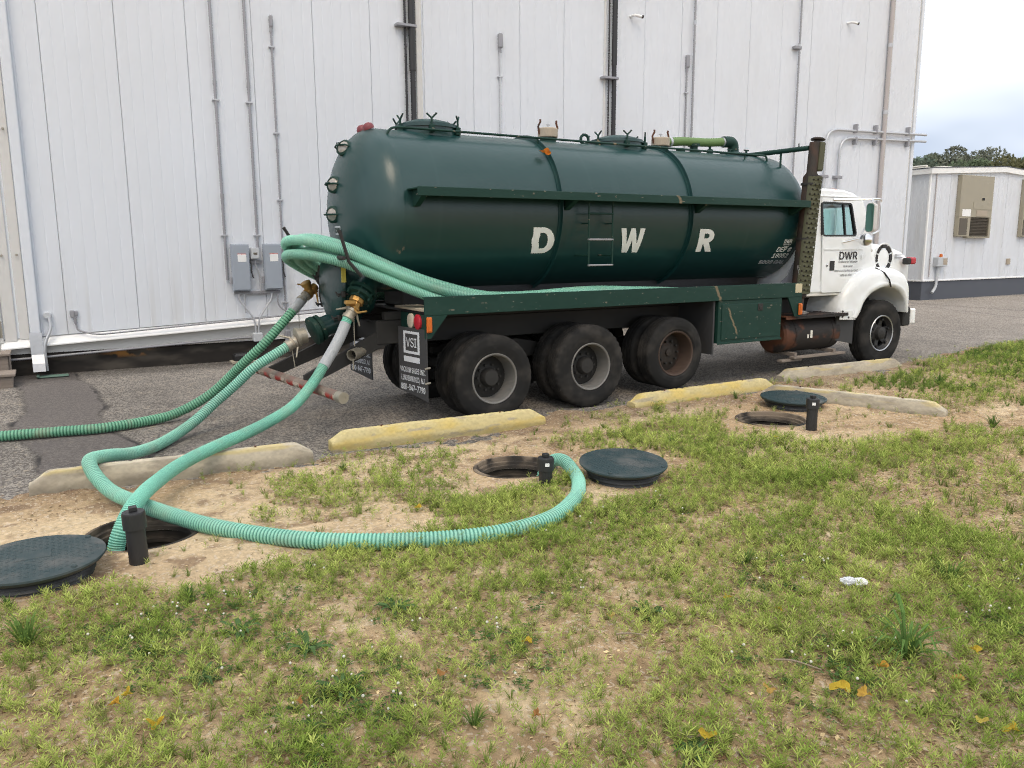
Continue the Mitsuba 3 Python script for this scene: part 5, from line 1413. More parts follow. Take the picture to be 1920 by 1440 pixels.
coupling(k, (2.985, 8.70, 1.34), (2.91, 8.68, 1.235), 'mat_dullmetal', 0.068)
add(k + '__coupling', along((3.02, 8.73, 1.39), (2.93, 8.69, 1.26), [(0, -0.05), (0.085, -0.05), (0.085, 0.0), (0.065, 0.005), (0.065, 0.06), (0.082, 0.065), (0.082, 0.09), (0, 0.09)], 8), 'mat_brass', False, 'brass coupling body')
add(k + '__cam_lever', cat(cbox(2.86, 2.98, 8.60, 8.68, 1.38, 1.43, 0.012), tube([(2.97, 8.64, 1.33), (2.98, 8.56, 1.29), (3.05, 8.46, 1.31)], [0.016, 0.014, 0.01], 8)), 'mat_brass', 30)

k = thing('coiled_hose', 'mint green hose looped over the rack and lying along the deck of the truck', 'hose')
base = A([(7.9, 8.27, 1.36), (7.0, 8.25, 1.40), (6.0, 8.25, 1.438), (5.1, 8.26, 1.405), (4.5, 8.275, 1.42), (4.0, 8.31, 1.505), (3.6, 8.36, 1.64), (3.2, 8.46, 1.82), (2.85, 8.60, 1.985), (2.58, 8.85, 2.08), (2.45, 9.2, 2.10), (2.47, 9.55, 2.06), (2.62, 9.85, 1.97), (2.95, 10.08, 1.80), (3.4, 10.2, 1.62), (4.2, 10.28, 1.45), (6.0, 10.3, 1.43)])
tt = np.linspace(0, 1, len(base))
for n_, (dy, dz, dx) in enumerate(((0.0, 0.0, 0.0), (0.10, 0.055, 0.10), (-0.005, -0.118, 0.0), (0.105, -0.10, 0.12), (0.20, -0.05, 0.22))):
    q = base.copy()
    loopy = np.exp(-((tt - 0.62) / 0.14) ** 2)
    q[:, 1] += dy * (1 - 2.0 * sst(0.5, 0.75, tt)) * np.where(tt < 0.28, 0.6, 1.0)
    q[:, 2] += dz * np.where(tt < 0.28, 0.35, 1.0) - 0.04 * (n_ > 0) * loopy
    q[:, 0] += dx * loopy * 1.3
    if n_ in (2, 3, 4):
        q = q[3:]
        q[:1, 2] = np.minimum(q[:1, 2], 1.37)
    m, c = hose_mesh(q, light=(0.26, 0.55, 0.43), dark=(0.05, 0.20, 0.14), seed=11 + n_, n=12, pitch=0.019, ridge=0.0028)
    add(k + '__loop', m, 'mat_hose', True, color=c)

# ------------------------------------------------------------------ wheel stops
def wheel_stop(a, b, mat, label, z=(0.0, 0.0), tilt=0.0, r=None, key_seed=0):
    k = thing('wheel_stop', label, 'wheel stop', None)
    a, b = A([*a, z[0]], float), A([*b, z[1]], float)
    d = (b - a) / np.linalg.norm(b - a)
    n = np.cross([0, 0, 1.0], d)
    n /= np.linalg.norm(n)
    L, W, H = np.linalg.norm(b - a), 0.175, 0.166
    ss = np.r_[0.0, 0.02, 0.13, 0.16, np.linspace(0.22, L - 0.22, 90), L - 0.16, L - 0.13, L - 0.02, L]
    rr = np.random.default_rng(key_seed)
    rings = []
    for s in ss:
        e = min(s, L - s)
        h = H * np.interp(e, [0, 0.02, 0.14, 0.2], [0.42, 0.50, 0.97, 1.0])
        row = []
        for u, v in ((0, -0.06), (0.0, 0.03), (0.012, 0.10), (0.035, 0.145), (0.05, 0.15), (0.115, 0.15), (0.13, 0.145), (0.153, 0.10), (0.165, 0.03), (0.165, -0.06)):
            vv = v if v < 0.05 else min(9, h * v / 0.15 if v > 0.12 else min(v * 1.1, h * 0.85))
            q = a + d * s + n * (u * W / 0.165) + A([0, 0, vv + tilt * u])
            row.append(q)
        row = A(row)
        j = (meshkit.fbm(row * 9, 3, key_seed) - 0.5) * 0.012 - 0.018 * np.clip(meshkit.fbm(row * 26, 2, key_seed + 40) - 0.62, 0, 1) / 0.2
        row += n * j[:, None] * 0.6
        row[:, 2] += j * 0.7
        rings.append(row)
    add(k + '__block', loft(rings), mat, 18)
    for f in (0.22, 0.78):
        o = a + d * L * f + n * W * 0.5
        add(k + '__pin', rod(o + A([0, 0, 0.1]), o + A([0, 0, 0.180]), 0.011, 8), 'mat_rust', 30)
    return k


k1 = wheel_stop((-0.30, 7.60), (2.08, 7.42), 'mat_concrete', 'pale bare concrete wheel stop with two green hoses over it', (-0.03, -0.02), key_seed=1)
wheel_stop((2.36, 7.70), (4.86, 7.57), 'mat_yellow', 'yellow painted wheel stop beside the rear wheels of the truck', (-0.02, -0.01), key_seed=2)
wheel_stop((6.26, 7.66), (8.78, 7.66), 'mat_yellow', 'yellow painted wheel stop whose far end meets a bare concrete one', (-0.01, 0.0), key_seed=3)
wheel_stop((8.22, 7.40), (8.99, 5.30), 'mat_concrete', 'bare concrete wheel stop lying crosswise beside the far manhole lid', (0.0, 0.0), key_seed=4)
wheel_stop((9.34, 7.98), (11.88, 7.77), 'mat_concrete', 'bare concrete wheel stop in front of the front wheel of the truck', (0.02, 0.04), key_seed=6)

# ------------------------------------------------------------------ manholes, lids, clean-out pipes
names = ('near left manhole', 'middle manhole', 'far right manhole')
for (hx, hy, hr), nm, lab in zip(HOLES, names, ('open round manhole riser with a hose hanging into it, nearest the camera', 'open manhole riser behind the hose end in the middle', 'open manhole riser by the crosswise wheel stop')):
    k = thing('manhole_riser', lab, 'manhole')
    gz = float(soil_z(hx + hr, hy))
    pr_ = [(hr + 0.03, -0.08), (hr + 0.028, 0.012), (hr + 0.012, 0.022), (hr - 0.005, 0.018), (hr - 0.012, -0.02), (hr - 0.035, -0.024), (hr - 0.04, -0.05), (hr - 0.055, -0.055), (hr - 0.06, -0.085)]
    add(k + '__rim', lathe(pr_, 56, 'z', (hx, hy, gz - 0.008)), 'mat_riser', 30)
    w = [(hr - 0.058, -0.086)]
    for i in range(12):
        z = -0.10 - i * 0.09
        w += [(hr - 0.03, z), (hr - 0.03, z - 0.04), (hr - 0.06, z - 0.05), (hr - 0.06, z - 0.08)]
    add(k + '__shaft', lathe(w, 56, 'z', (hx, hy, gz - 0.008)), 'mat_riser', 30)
    add(k + '__water', lathe([(0, 0), (hr - 0.02, 0)], 40, 'z', (hx, hy, -1.1)), 'mat_water', False)


def lid(cx, cy, z, r, label, tilt=(0, 0), marks=True):
    k = thing('manhole_cover', label, 'manhole cover')
    at = A([cx, cy, z])
    n = A([tilt[0], tilt[1], 1.0])
    add(k + '__plate', orient(lathe([(r - 0.045, -0.045), (r - 0.02, -0.035), (r, -0.012), (r - 0.002, 0.0), (r - 0.02, 0.006), (0, 0.014)], 72, 'z'), at, n, (0, 1, 0)), 'mat_lid', 30)
    sk = [(r - 0.05, -0.046)]
    for i in range(3):
        zz = -0.055 - i * 0.032
        sk += [(r - 0.06 - 0.012 * i, zz), (r - 0.052 - 0.012 * i, zz - 0.012), (r - 0.075 - 0.012 * i, zz - 0.02)]
    sk += [(r - 0.11, -0.165), (r - 0.15, -0.17)]
    add(k + '__skirt', orient(lathe(sk, 72, 'z'), at, n, (0, 1, 0)), 'mat_riser' if False else 'mat_blackpipe', 30)
    bars = []
    g = 0.034
    lim = r - 0.035
    for ix in range(-12, 13):
        for iy in range(-12, 13):
            x, y = ix * g, iy * g
            if math.hypot(x, y) < lim - 0.012 and not (abs(x) < 0.10 and abs(y) < 0.07):
                h = 0.0145 - 0.008 * math.hypot(x, y) / r
                lx, ly = (0.0145, 0.0045) if (ix + iy) % 2 else (0.0045, 0.0145)
                bars.append(hull([(x + sx * a_, y + sy * b_, h - 0.004 + zz) for zz, q in ((0, 1.0), (0.0052, 0.75)) for sx in (-1, 1) for sy in (-1, 1) for a_, b_ in ((lx * q, ly * q),)]))
    bars.append(cbox(-0.095, 0.095, -0.062, 0.062, 0.008, 0.0165, 0.003))
    labels[add(k + '__tread', orient(cat(*bars), at, n, (0, 1, 0)), 'mat_lid', False)] = {'label': 'raised tread pattern', 'kind': 'stuff'}
    for t in (0.6, 0.6 + math.pi / 2, 0.6 + math.pi, 0.6 + 1.5 * math.pi):
        add(k + '__bolt', orient(lathe([(0, 0.02), (0.014, 0.019), (0.018, 0.012), (0.018, 0.0)], 10, 'z', ((r - 0.03) * math.cos(t), (r - 0.03) * math.sin(t), -0.004)), at, n, (0, 1, 0)), 'mat_lid', 30)
    return k


lid(-0.225, 5.43, 0.15, 0.395, 'large dark round manhole lid lying at the left edge of the lawn')
lid(4.21, 5.30, 0.150, 0.385, 'dark green manhole lid lying right of the middle manhole', (-0.02, -0.06))
lid(7.98, 6.66, 0.135, 0.40, 'dark manhole lid lying against the crosswise wheel stop', (0.0, -0.03))


def cleanout(x, y, h, lab, sticker=True, lean_=(0, 0)):
    k = thing('cleanout_pipe', lab, 'pipe')
    n = A([lean_[0], lean_[1], 1.0])
    at = A([x, y, 0.0])
    add(k + '__pipe', orient(lathe([(0.0585, -0.1), (0.0585, h - 0.10)], 32, 'z'), at, n, (0, 1, 0)), 'mat_blackpipe', 40)
    add(k + '__cap', orient(lathe([(0.060, h - 0.135), (0.0705, h - 0.13), (0.0705, h - 0.035), (0.066, h - 0.02), (0.05, h - 0.017), (0, h - 0.017)], 32, 'z'), at, n, (0, 1, 0)), 'mat_blackpipe', 30)
    add(k + '__plug', orient(cbox(-0.024, 0.024, -0.024, 0.024, h - 0.016, h + 0.014, 0.004), at, n, (0, 1, 0)), 'mat_blackpipe', 20)
    if sticker:
        t = math.atan2(-y, -x) + 0.2
        vv = []
        for q in np.linspace(t - 0.26, t + 0.26, 5):
            vv.append([(0.0715 * math.cos(q), 0.0715 * math.sin(q), h - 0.085), (0.0715 * math.cos(q), 0.0715 * math.sin(q), h - 0.055)])
        add(k + '__sticker', orient(sheet(vv), at, n, (0, 1, 0)), 'mat_white', False)


cleanout(0.345, 5.36, 0.385, 'tall black clean-out pipe beside the near left manhole', False, (-0.03, 0.0))
cleanout(3.50, 5.45, 0.275, 'short black clean-out pipe in front of the hose end at the middle manhole')
cleanout(7.10, 5.66, 0.385, 'black clean-out pipe standing beside the far right manhole')

# ------------------------------------------------------------------ plants
def plant_density(x, y):
    """How much grows where: bare sand round the manholes and along the pavement, weeds elsewhere."""
    q = np.stack([x, y, x * 0], -1)
    n1 = meshkit.fbm(q * 1.1, 4, 31)
    n2 = meshkit.fbm(q * 3.2, 3, 33)
    d = 0.36 + 0.64 * sst(0.32, 0.68, 0.4 * n1 + 0.6 * n2)
    # bare patches: centre, radii
    bare = np.zeros_like(x)
    for cx, cy, rx, ry in ((-0.3, 6.2, 1.9, 1.15), (0.6, 5.3, 1.05, 0.50), (3.7, 6.25, 0.95, 0.75), (4.4, 5.6, 0.85, 0.42), (7.4, 6.2, 1.35, 0.85), (8.2, 5.3, 1.5, 0.48), (9.7, 4.9, 1.2, 0.5), (1.3, 7.0, 1.9, 0.42), (4.6, 7.2, 2.0, 0.42), (7.6, 7.2, 2.2, 0.45), (5.6, 7.75, 0.9, 0.35), (10.6, 7.7, 1.5, 0.28), (8.7, 6.2, 0.6, 1.2), (7.6, 7.7, 2.0, 0.3), (3.2, 7.6, 2.2, 0.2), (10.6, 7.6, 1.6, 0.32), (3.9, 5.05, 0.5, 0.3), (3.15, 5.72, 0.8, 0.34), (2.0, 5.05, 0.7, 0.15), (9.9, 6.6, 0.9, 0.5), (1.5, 5.5, 0.8, 0.35), (2.15, 5.2, 0.5, 0.22)):
        w = 0.35 * (n2 - 0.5) * 2
        e = np.sqrt(((x - cx) / rx) ** 2 + ((y - cy) / ry) ** 2) + w
        bare = np.maximum(bare, 1 - sst(0.75, 1.12, e))
    d = d * (1 - 0.96 * bare)
    for cx, cy, rx, ry, a in ((2.45, 6.35, 0.70, 0.85, 0.9), (1.85, 6.8, 0.4, 0.38, 0.6), (2.75, 5.12, 0.48, 0.26, 0.9), (-0.15, 6.95, 0.32, 0.16, 0.8), (0.85, 7.17, 0.18, 0.10, 0.6), (5.9, 6.7, 0.75, 0.6, 0.75), (6.1, 7.35, 0.5, 0.15, 0.4), (1.75, 5.75, 0.5, 0.3, 0.35), (8.0, 7.25, 0.25, 0.12, 0.5)):
        e = np.sqrt(((x - cx) / rx) ** 2 + ((y - cy) / ry) ** 2) + 0.7 * (n2 - 0.5)
        d = np.maximum(d, a * (1 - sst(0.6, 1.1, e)) * sst(0.30, 0.55, n2))
    d = np.where(y > edge_y(x) - 0.22, d * 0.08, d)
    for hx_, hy_, hr_ in HOLES:
        d = np.where(np.hypot(x - hx_, y - hy_) < hr_ + 0.08, 0, d)
    for lx, ly, lr in ((-0.225, 5.43, 0.36), (4.21, 5.3, 0.36), (7.98, 6.66, 0.36)):
        d = np.where(np.hypot(x - lx, y - ly) < lr, 0, d)
    # thin spots in the turf
    thin = sst(0.56, 0.70, meshkit.fbm(q * 0.9 + 7, 3, 41))
    return d * (1 - 0.5 * thin)


def leaf_quads(base, tip, wid, side):
    """Folded leaves: base, tip, half width, sideways unit vector -> 4 vertices, 2 triangles each."""
    mid = base * 0.55 + tip * 0.45
    return np.stack([base, mid + side * wid, tip, mid - side * wid], -2)


def seedling(r, n=15, h=1.0):
    z = np.sort(r.uniform(0.15, 1.0, n)) * h
    a = np.arange(n) * 2.4 + r.uniform(0, 6)
    L = h * r.uniform(0.32, 0.56, n) * (1.1 - 0.45 * z / h)
    up = 0.25 + 0.65 * (z / h)
    b = np.stack([0 * z, 0 * z, z], 1)
    d = np.stack([np.cos(a), np.sin(a), up], 1)
    s = np.stack([-np.sin(a), np.cos(a), 0 * a], 1)
    q = leaf_quads(b, b + d * L[:, None], (L * 0.105)[:, None], s)
    st = leaf_quads(A([[0, 0, 0.0]]), A([[0.0, 0, h]]), A([[0.012 * h]]), A([[0.7, 0.7, 0]]))
    return np.concatenate([q, st])


def tuft(r, n=14):
    a = r.uniform(0, 2 * np.pi, n)
    sp = r.uniform(0.1, 0.75, n)
    L = r.uniform(0.55, 1.05, n)
    d = np.stack([np.cos(a) * sp, np.sin(a) * sp, 1 - 0.35 * sp], 1)
    d /= np.linalg.norm(d, axis=1, keepdims=True)
    s = np.stack([-np.sin(a), np.cos(a), 0 * a], 1)
    b = np.stack([np.cos(a), np.sin(a), 0 * a], 1) * 0.05
    mid = b + d * (L * 0.6)[:, None]
    tip = mid + (d * A([1.5, 1.5, 0.35])) * (L * 0.45)[:, None]
    w = 0.022
    q1 = np.stack([b - s * w, b + s * w, mid + s * w * .8, mid - s * w * .8], 1)
    q2 = np.stack([mid - s * w * .8, mid + s * w * .8, tip, tip], 1)
    return np.concatenate([q1, q2])


def clover(r, n=11):
    out = []
    for _ in range(n):
        c = A([*r.normal(0, 0.45, 2), r.uniform(0.25, 0.6)])
        a0 = r.uniform(0, 6.28)
        for j in range(3):
            a = a0 + j * 2.094
            d = A([math.cos(a), math.sin(a), r.uniform(-0.1, 0.25)])
            s = A([-math.sin(a), math.cos(a), 0])
            out.append(leaf_quads(c, c + d * 0.20, 0.085, s))
        out.append(leaf_quads(A([c[0] * .5, c[1] * .5, 0]), c, 0.012, A([1.0, 0, 0])))
    return A(out)


def rosette(r, n=11, wide=0.085, flat=0.45):
    out = []
    for i in range(n):
        a = i * 2.4 + r.uniform(-.3, .3)
        L = r.uniform(0.7, 1.15)
        up = flat * r.uniform(0.4, 1.7)
        c, s = math.cos(a), math.sin(a)
        sd = A([-s, c, 0])
        p0, p1, p2, p3 = (A([c * x, s * x, z]) for x, z in ((0.03, 0), (0.36 * L, up * .55 * L), (0.72 * L, up * .72 * L), (1.0 * L, up * .5 * L)))
        w = wide * r.uniform(.8, 1.2)
        fold = A([0, 0, 0.03])
        out.append(np.stack([p0 - sd * .02, p0 + sd * .02, p1 + sd * w + fold, p1 - sd * w + fold]))
        out.append(np.stack([p1 - sd * w + fold, p1 + sd * w + fold, p2 + sd * w * .8 + fold, p2 - sd * w * .8 + fold]))
        out.append(np.stack([p2 - sd * w * .8 + fold, p2 + sd * w * .8 + fold, p3, p3]))
    return A(out)


rv = np.random.default_rng(77)


def scatter(temps, x, y, size, hue, zoff=-0.004, squash=None):
    """Copies of quad templates at (x, y); hue (n, 3) per plant. Returns vertices, faces, colours."""
    n = len(x)
    z = soil_z(x, y) + zoff
    which = rv.integers(0, len(temps), n)
    V, Cc = [], []
    for t, tm in enumerate(temps):
        i = np.nonzero(which == t)[0]
        if not len(i):
            continue
        a = rv.uniform(0, 2 * np.pi, len(i))
        ca, sa = np.cos(a), np.sin(a)
        p = tm.reshape(-1, 3)
        lx, ly = rv.normal(0, .16, len(i)), rv.normal(0, .16, len(i))
        px = p[None, :, 0] * ca[:, None] - p[None, :, 1] * sa[:, None] + p[None, :, 2] * lx[:, None]
        py = p[None, :, 0] * sa[:, None] + p[None, :, 1] * ca[:, None] + p[None, :, 2] * ly[:, None]
        pz = np.repeat(p[None, :, 2], len(i), 0)
        w = np.stack([px, py, pz], -1) * size[i][:, None, None]
        w += np.stack([x[i], y[i], z[i]], -1)[:, None]
        V.append(w.reshape(-1, 3))
        leaf = np.repeat(rv.uniform(0.8, 1.25, (len(i), len(p) // 4)), 4, 1)
        Cc.append((hue[i][:, None] * leaf[:, :, None]).reshape(-1, 3))
    v, c = np.vstack(V), np.vstack(Cc)
    k = np.arange(len(v) // 4)[:, None] * 4
    f = np.vstack([k + A([[0, 1, 2]]), k + A([[0, 2, 3]])])
    ar = np.linalg.norm(np.cross(v[f[:, 1]] - v[f[:, 0]], v[f[:, 2]] - v[f[:, 0]]), axis=1)
    return v, f[ar > 1e-12], c


def spots(n, x0, x1, y0, y1, power=1.0, cap=1.0):
    """Random places kept by the density and by the view of the camera's surroundings."""
    x, y = rv.uniform(x0, x1, n), rv.uniform(y0, y1, n)
    az = np.arctan2(x, y)
    ok = (az > math.radians(-40)) & (az < math.radians(76)) & (rv.random(n) < np.minimum(plant_density(x, y) ** power, cap))
    return x[ok], y[ok]


def hues(x, y, a, b, seed, vary=0.18):
    q = np.stack([x, y, x * 0], -1)
    t = np.clip(meshkit.fbm(q * 1.4, 3, seed) * 1.6 - 0.3 + rv.normal(0, .33, len(x)), 0, 1)[:, None]
    return (A(a) * (1 - t) + A(b) * t) * rv.uniform(1 - vary, 1 + vary, (len(x), 1))


def stuff(key, vfc, label, mat='mat_leaf'):
    v, f, c = vfc
    add(key, (v, f), mat, False, color=np.clip(c, 0, 1))
    labels[key] = {'label': label, 'category': 'plants', 'kind': 'stuff'}


T_seed = [seedling(rv, 15) for _ in range(10)]
T_tuft = [tuft(rv, 14) for _ in range(8)]
T_clov = [clover(rv) for _ in range(5)]
parts_ = []
for n, box_, sz in ((24000, (-4.5, -1.2, 1.3, 7.4), (0.04, 0.10)), (40000, (-1.2, 5.5, 1.3, 5.6), (0.035, 0.085)), (20000, (1.0, 9.0, 4.2, 8.2), (0.04, 0.10)), (26000, (5.0, 17.0, 1.3, 8.6), (0.045, 0.11))):
    x, y = spots(n, *box_, power=1.0, cap=0.52)
    s = rv.uniform(*sz, len(x)) * (0.75 + 0.5 * plant_density(x, y))
    parts_.append(scatter(T_seed, x, y, s, hues(x, y, (0.20, 0.285, 0.055), (0.43, 0.485, 0.135), 51)))


def merge(ps):
    o, V, F, C_ = 0, [], [], []
    for v, f, c in ps:
        V.append(v), F.append(f + o), C_.append(c)
        o += len(v)
    return np.vstack(V), np.vstack(F), np.vstack(C_)


stuff('weeds', merge(parts_), 'bright green leafy weed seedlings covering the lawn')
parts_ = []
for n, box_, sz in ((4500, (-4.5, -1.2, 1.3, 7.4), (0.05, 0.11)), (6500, (-1.2, 5.5, 1.3, 5.6), (0.04, 0.10)), (3800, (1.0, 9.0, 4.2, 8.2), (0.05, 0.11)), (5200, (5.0, 17.0, 1.3, 9.0), (0.06, 0.15))):
    x, y = spots(n, *box_, power=0.7)
    parts_.append(scatter(T_tuft, x, y, rv.uniform(*sz, len(x)), hues(x, y, (0.15, 0.21, 0.05), (0.34, 0.36, 0.14), 53)))
# greener turf at the far right beyond the wheel stops
n = 9000
x, y = rv.uniform(9.6, 21, n), rv.uniform(4.8, 9.4, n)
q = np.stack([x, y, x * 0], -1)
ok = (y < edge_y(x) - 0.12 - 0.25 * rv.random(n)) & ~((x < 12.1) & (y > 7.35)) & (rv.random(n) < sst(0.40, 0.62, meshkit.fbm(q * 1.2, 4, 61)) * sst(9.6, 11.2, x + 0.4 * (y - 6)) + 0.7 * sst(13, 14.5, x))
x, y = x[ok], y[ok]
parts_.append(scatter(T_tuft, x, y, rv.uniform(0.06, 0.17, len(x)), hues(x, y, (0.10, 0.18, 0.038), (0.19, 0.26, 0.07), 55)))
stuff('grass', merge(parts_), 'short green grass blades growing among the weeds')
parts_ = []
n = 4200
x, y = rv.uniform(-0.8, 5.0, n), rv.uniform(1.4, 4.6, n)
q = np.stack([x, y, x * 0], -1)
ok = rv.random(n) < sst(0.55, 0.68, meshkit.fbm(q * 1.3, 3, 71)) * plant_density(x, y)
x, y = x[ok], y[ok]
parts_.append(scatter(T_clov, x, y, rv.uniform(0.045, 0.075, len(x)), hues(x, y, (0.065, 0.135, 0.04), (0.105, 0.175, 0.06), 73)))
stuff('clover', merge(parts_), 'low dark green clover leaves between the weeds')
# clover flowers: small white heads
hx_, hy_ = x[rv.random(len(x)) < 0.16], y
hy_ = hy_[:len(hx_)]
sel = rv.integers(0, len(x), 130)
fx_, fy_ = x[sel] + rv.normal(0, .04, 130), y[sel] + rv.normal(0, .04, 130)
ico = trimesh.creation.icosphere(1, 1.0)
iv, if_ = A(ico.vertices), A(ico.faces)
V = (iv[None] * (rv.uniform(0.0045, 0.0075, 130)[:, None, None]) + np.stack([fx_, fy_, soil_z(fx_, fy_) + rv.uniform(0.05, 0.085, 130)], -1)[:, None]).reshape(-1, 3)
F = (if_[None] + (np.arange(130) * len(iv))[:, None, None]).reshape(-1, 3)
stuff('clover_flowers', (V, F, np.repeat(rv.uniform(0.8, 1, (130, 1)) * A([0.62, 0.60, 0.52]), len(iv), 0)), 'small white clover flower heads', 'mat_vc')
# dry thatch, straw and dead bits lying on the soil
n = 190000
x, y = rv.uniform(-1.3, 12, n), 1.3 + 6.5 * rv.random(n) ** 1.4
az = np.arctan2(x, y)
ok = (az > -0.25) & (az < 1.33) & (rv.random(n) < 0.07 + 0.85 * sst(0.05, 0.4, plant_density(x, y))) & (y < edge_y(x) - 0.1)
for hx2, hy2, hr2 in HOLES:
    ok &= np.hypot(x - hx2, y - hy2) > hr2 + 0.02
x, y = x[ok], y[ok]
bits = [A([leaf_quads(A([-.5, 0, .05]), A([.5, .1, .12]), 0.07, A([0, 1.0, 0]))]), A([leaf_quads(A([-.6, 0, .02]), A([.6, -.15, .2]), 0.04, A([0, 1.0, 0.2]))]), A([leaf_quads(A([-.3, 0, .05]), A([.35, .1, .15]), 0.2, A([0, 1.0, 0.3]))])]
stuff('thatch', scatter(bits, x, y, 0.012 + 0.042 * rv.random(len(x)) ** 2, hues(x, y, (0.44, 0.34, 0.19), (0.15, 0.09, 0.05), 81, 0.45), 0.002), 'dry straw and dead leaf bits lying among the weeds', 'mat_vc')
labels['thatch']['category'] = 'straw'
# pebbles and crumbs of soil
n = 5200
x, y = rv.uniform(-1.0, 11, n), rv.uniform(2.0, 8.0, n)
ok = (np.arctan2(x, y) > -0.25) & (y < edge_y(x) + 0.15)
for hx2, hy2, hr2 in HOLES:
    ok &= np.hypot(x - hx2, y - hy2) > hr2 + 0.02
x, y = x[ok], y[ok]
octa = A([[1, 0, 0], [0, 1, 0], [-1, 0, 0], [0, -1, 0], [0, 0, .7], [0, 0, -.5]], float)
of = A([[0, 1, 4], [1, 2, 4], [2, 3, 4], [3, 0, 4], [1, 0, 5], [2, 1, 5], [3, 2, 5], [0, 3, 5]])
V = (octa[None] * rv.uniform(0.6, 1.4, (len(x), 6, 1)) * (rv.gamma(2.0, 0.0022, len(x)) + 0.002)[:, None, None] + np.stack([x, y, soil_z(x, y)], -1)[:, None]).reshape(-1, 3)
F = (of[None] + (np.arange(len(x)) * 6)[:, None, None]).reshape(-1, 3)
stuff('pebbles', (V, F, np.repeat(rv.uniform(0.6, 1.2, (len(x), 1)) * A([0.36, 0.28, 0.195]), 6, 0)), 'small pebbles and crumbs on the bare soil', 'mat_vc')
labels['pebbles']['category'] = 'gravel'

# single larger plants one can point to
PL = ((1.49, 3.85, .14, 'r', 'leafy rosette weed in the lawn below the loop of green hose'), (-0.26, 4.49, .24, 't', 'tall grass clump at the left edge below the big lid'), (2.71, 3.16, .13, 'r', 'dark rosette weed in the middle of the lawn right of centre'),
      (3.46, 2.12, .21, 'r2', 'large long leaved weed clump at the lower right of the lawn'), (1.38, 2.70, .13, 't', 'spiky grass clump at the bottom edge near the middle'), (0.71, 4.07, .15, 'r', 'long leaved rosette weed left of centre in the lawn'),
      (1.25, 4.67, .13, 't', 'bushy weed tuft on the border of the bare sand, left of centre'), (0.95, 3.64, .15, 'r', 'greyish rosette weed low in the left half of the lawn'), (4.54, 2.56, .22, 't', 'tall grass clump at the right edge of the lawn'),
      (0.99, 3.26, .13, 'r', 'flat rosette weed near the bottom, left of the middle'), (0.46, 3.68, .12, 'r', 'wide rosette weed near the lower left yellow leaves'), (0.54, 4.62, .14, 't', 'bright leafy tuft beside the bare sand at the left'),
      (2.05, 2.10, .12, 'r', 'small rosette weed at the bottom edge right of the middle'), (-0.35, 5.0, .12, 't', 'thin grass tuft in front of the big manhole lid'), (3.68, 3.36, .14, 't', 'grass clump right of the middle of the lawn'),
      (5.44, 6.05, .16, 't', 'grass clump right of the middle manhole lid'), (10.9, 6.55, .26, 't', 'grass clump behind the crosswise wheel stop'), (9.0, 4.75, .22, 't', 'grass clump below the end of the crosswise wheel stop'), (7.7, 7.35, .16, 't', 'small weed growing against the crosswise wheel stop'), (2.2, 6.9, .14, 't', 'grass clump behind the yellow wheel stop near the hoses'))
rq = np.random.default_rng(99)
for x, y, s, kind, lab in PL:
    k = thing('weed_plant', lab, 'plant')
    tm = {'r': rosette(rq, 12), 'r2': rosette(rq, 36, 0.034, 1.0), 't': tuft(rq, 44)}[kind]
    if kind == 'r2':
        tm = np.concatenate([tm, tuft(rq, 20) * A([0.5, 0.5, 1.3])])
    p = tm.reshape(-1, 3) * s + A([x, y, float(soil_z(x, y)) - 0.004])
    i = np.arange(len(tm))[:, None] * 4
    f = np.vstack([i + A([[0, 1, 2]]), i + A([[0, 2, 3]])])
    ar = np.linalg.norm(np.cross(p[f[:, 1]] - p[f[:, 0]], p[f[:, 2]] - p[f[:, 0]]), axis=1)
    col = np.repeat(rq.uniform(0.75, 1.25, (len(tm), 1)) * A({'r': [0.09, 0.155, 0.06], 'r2': [0.12, 0.21, 0.06], 't': [0.13, 0.21, 0.055]}[kind]), 4, 0)
    add(k + '__leaves', (p, f[ar > 1e-12]), 'mat_leaf', False, color=col)

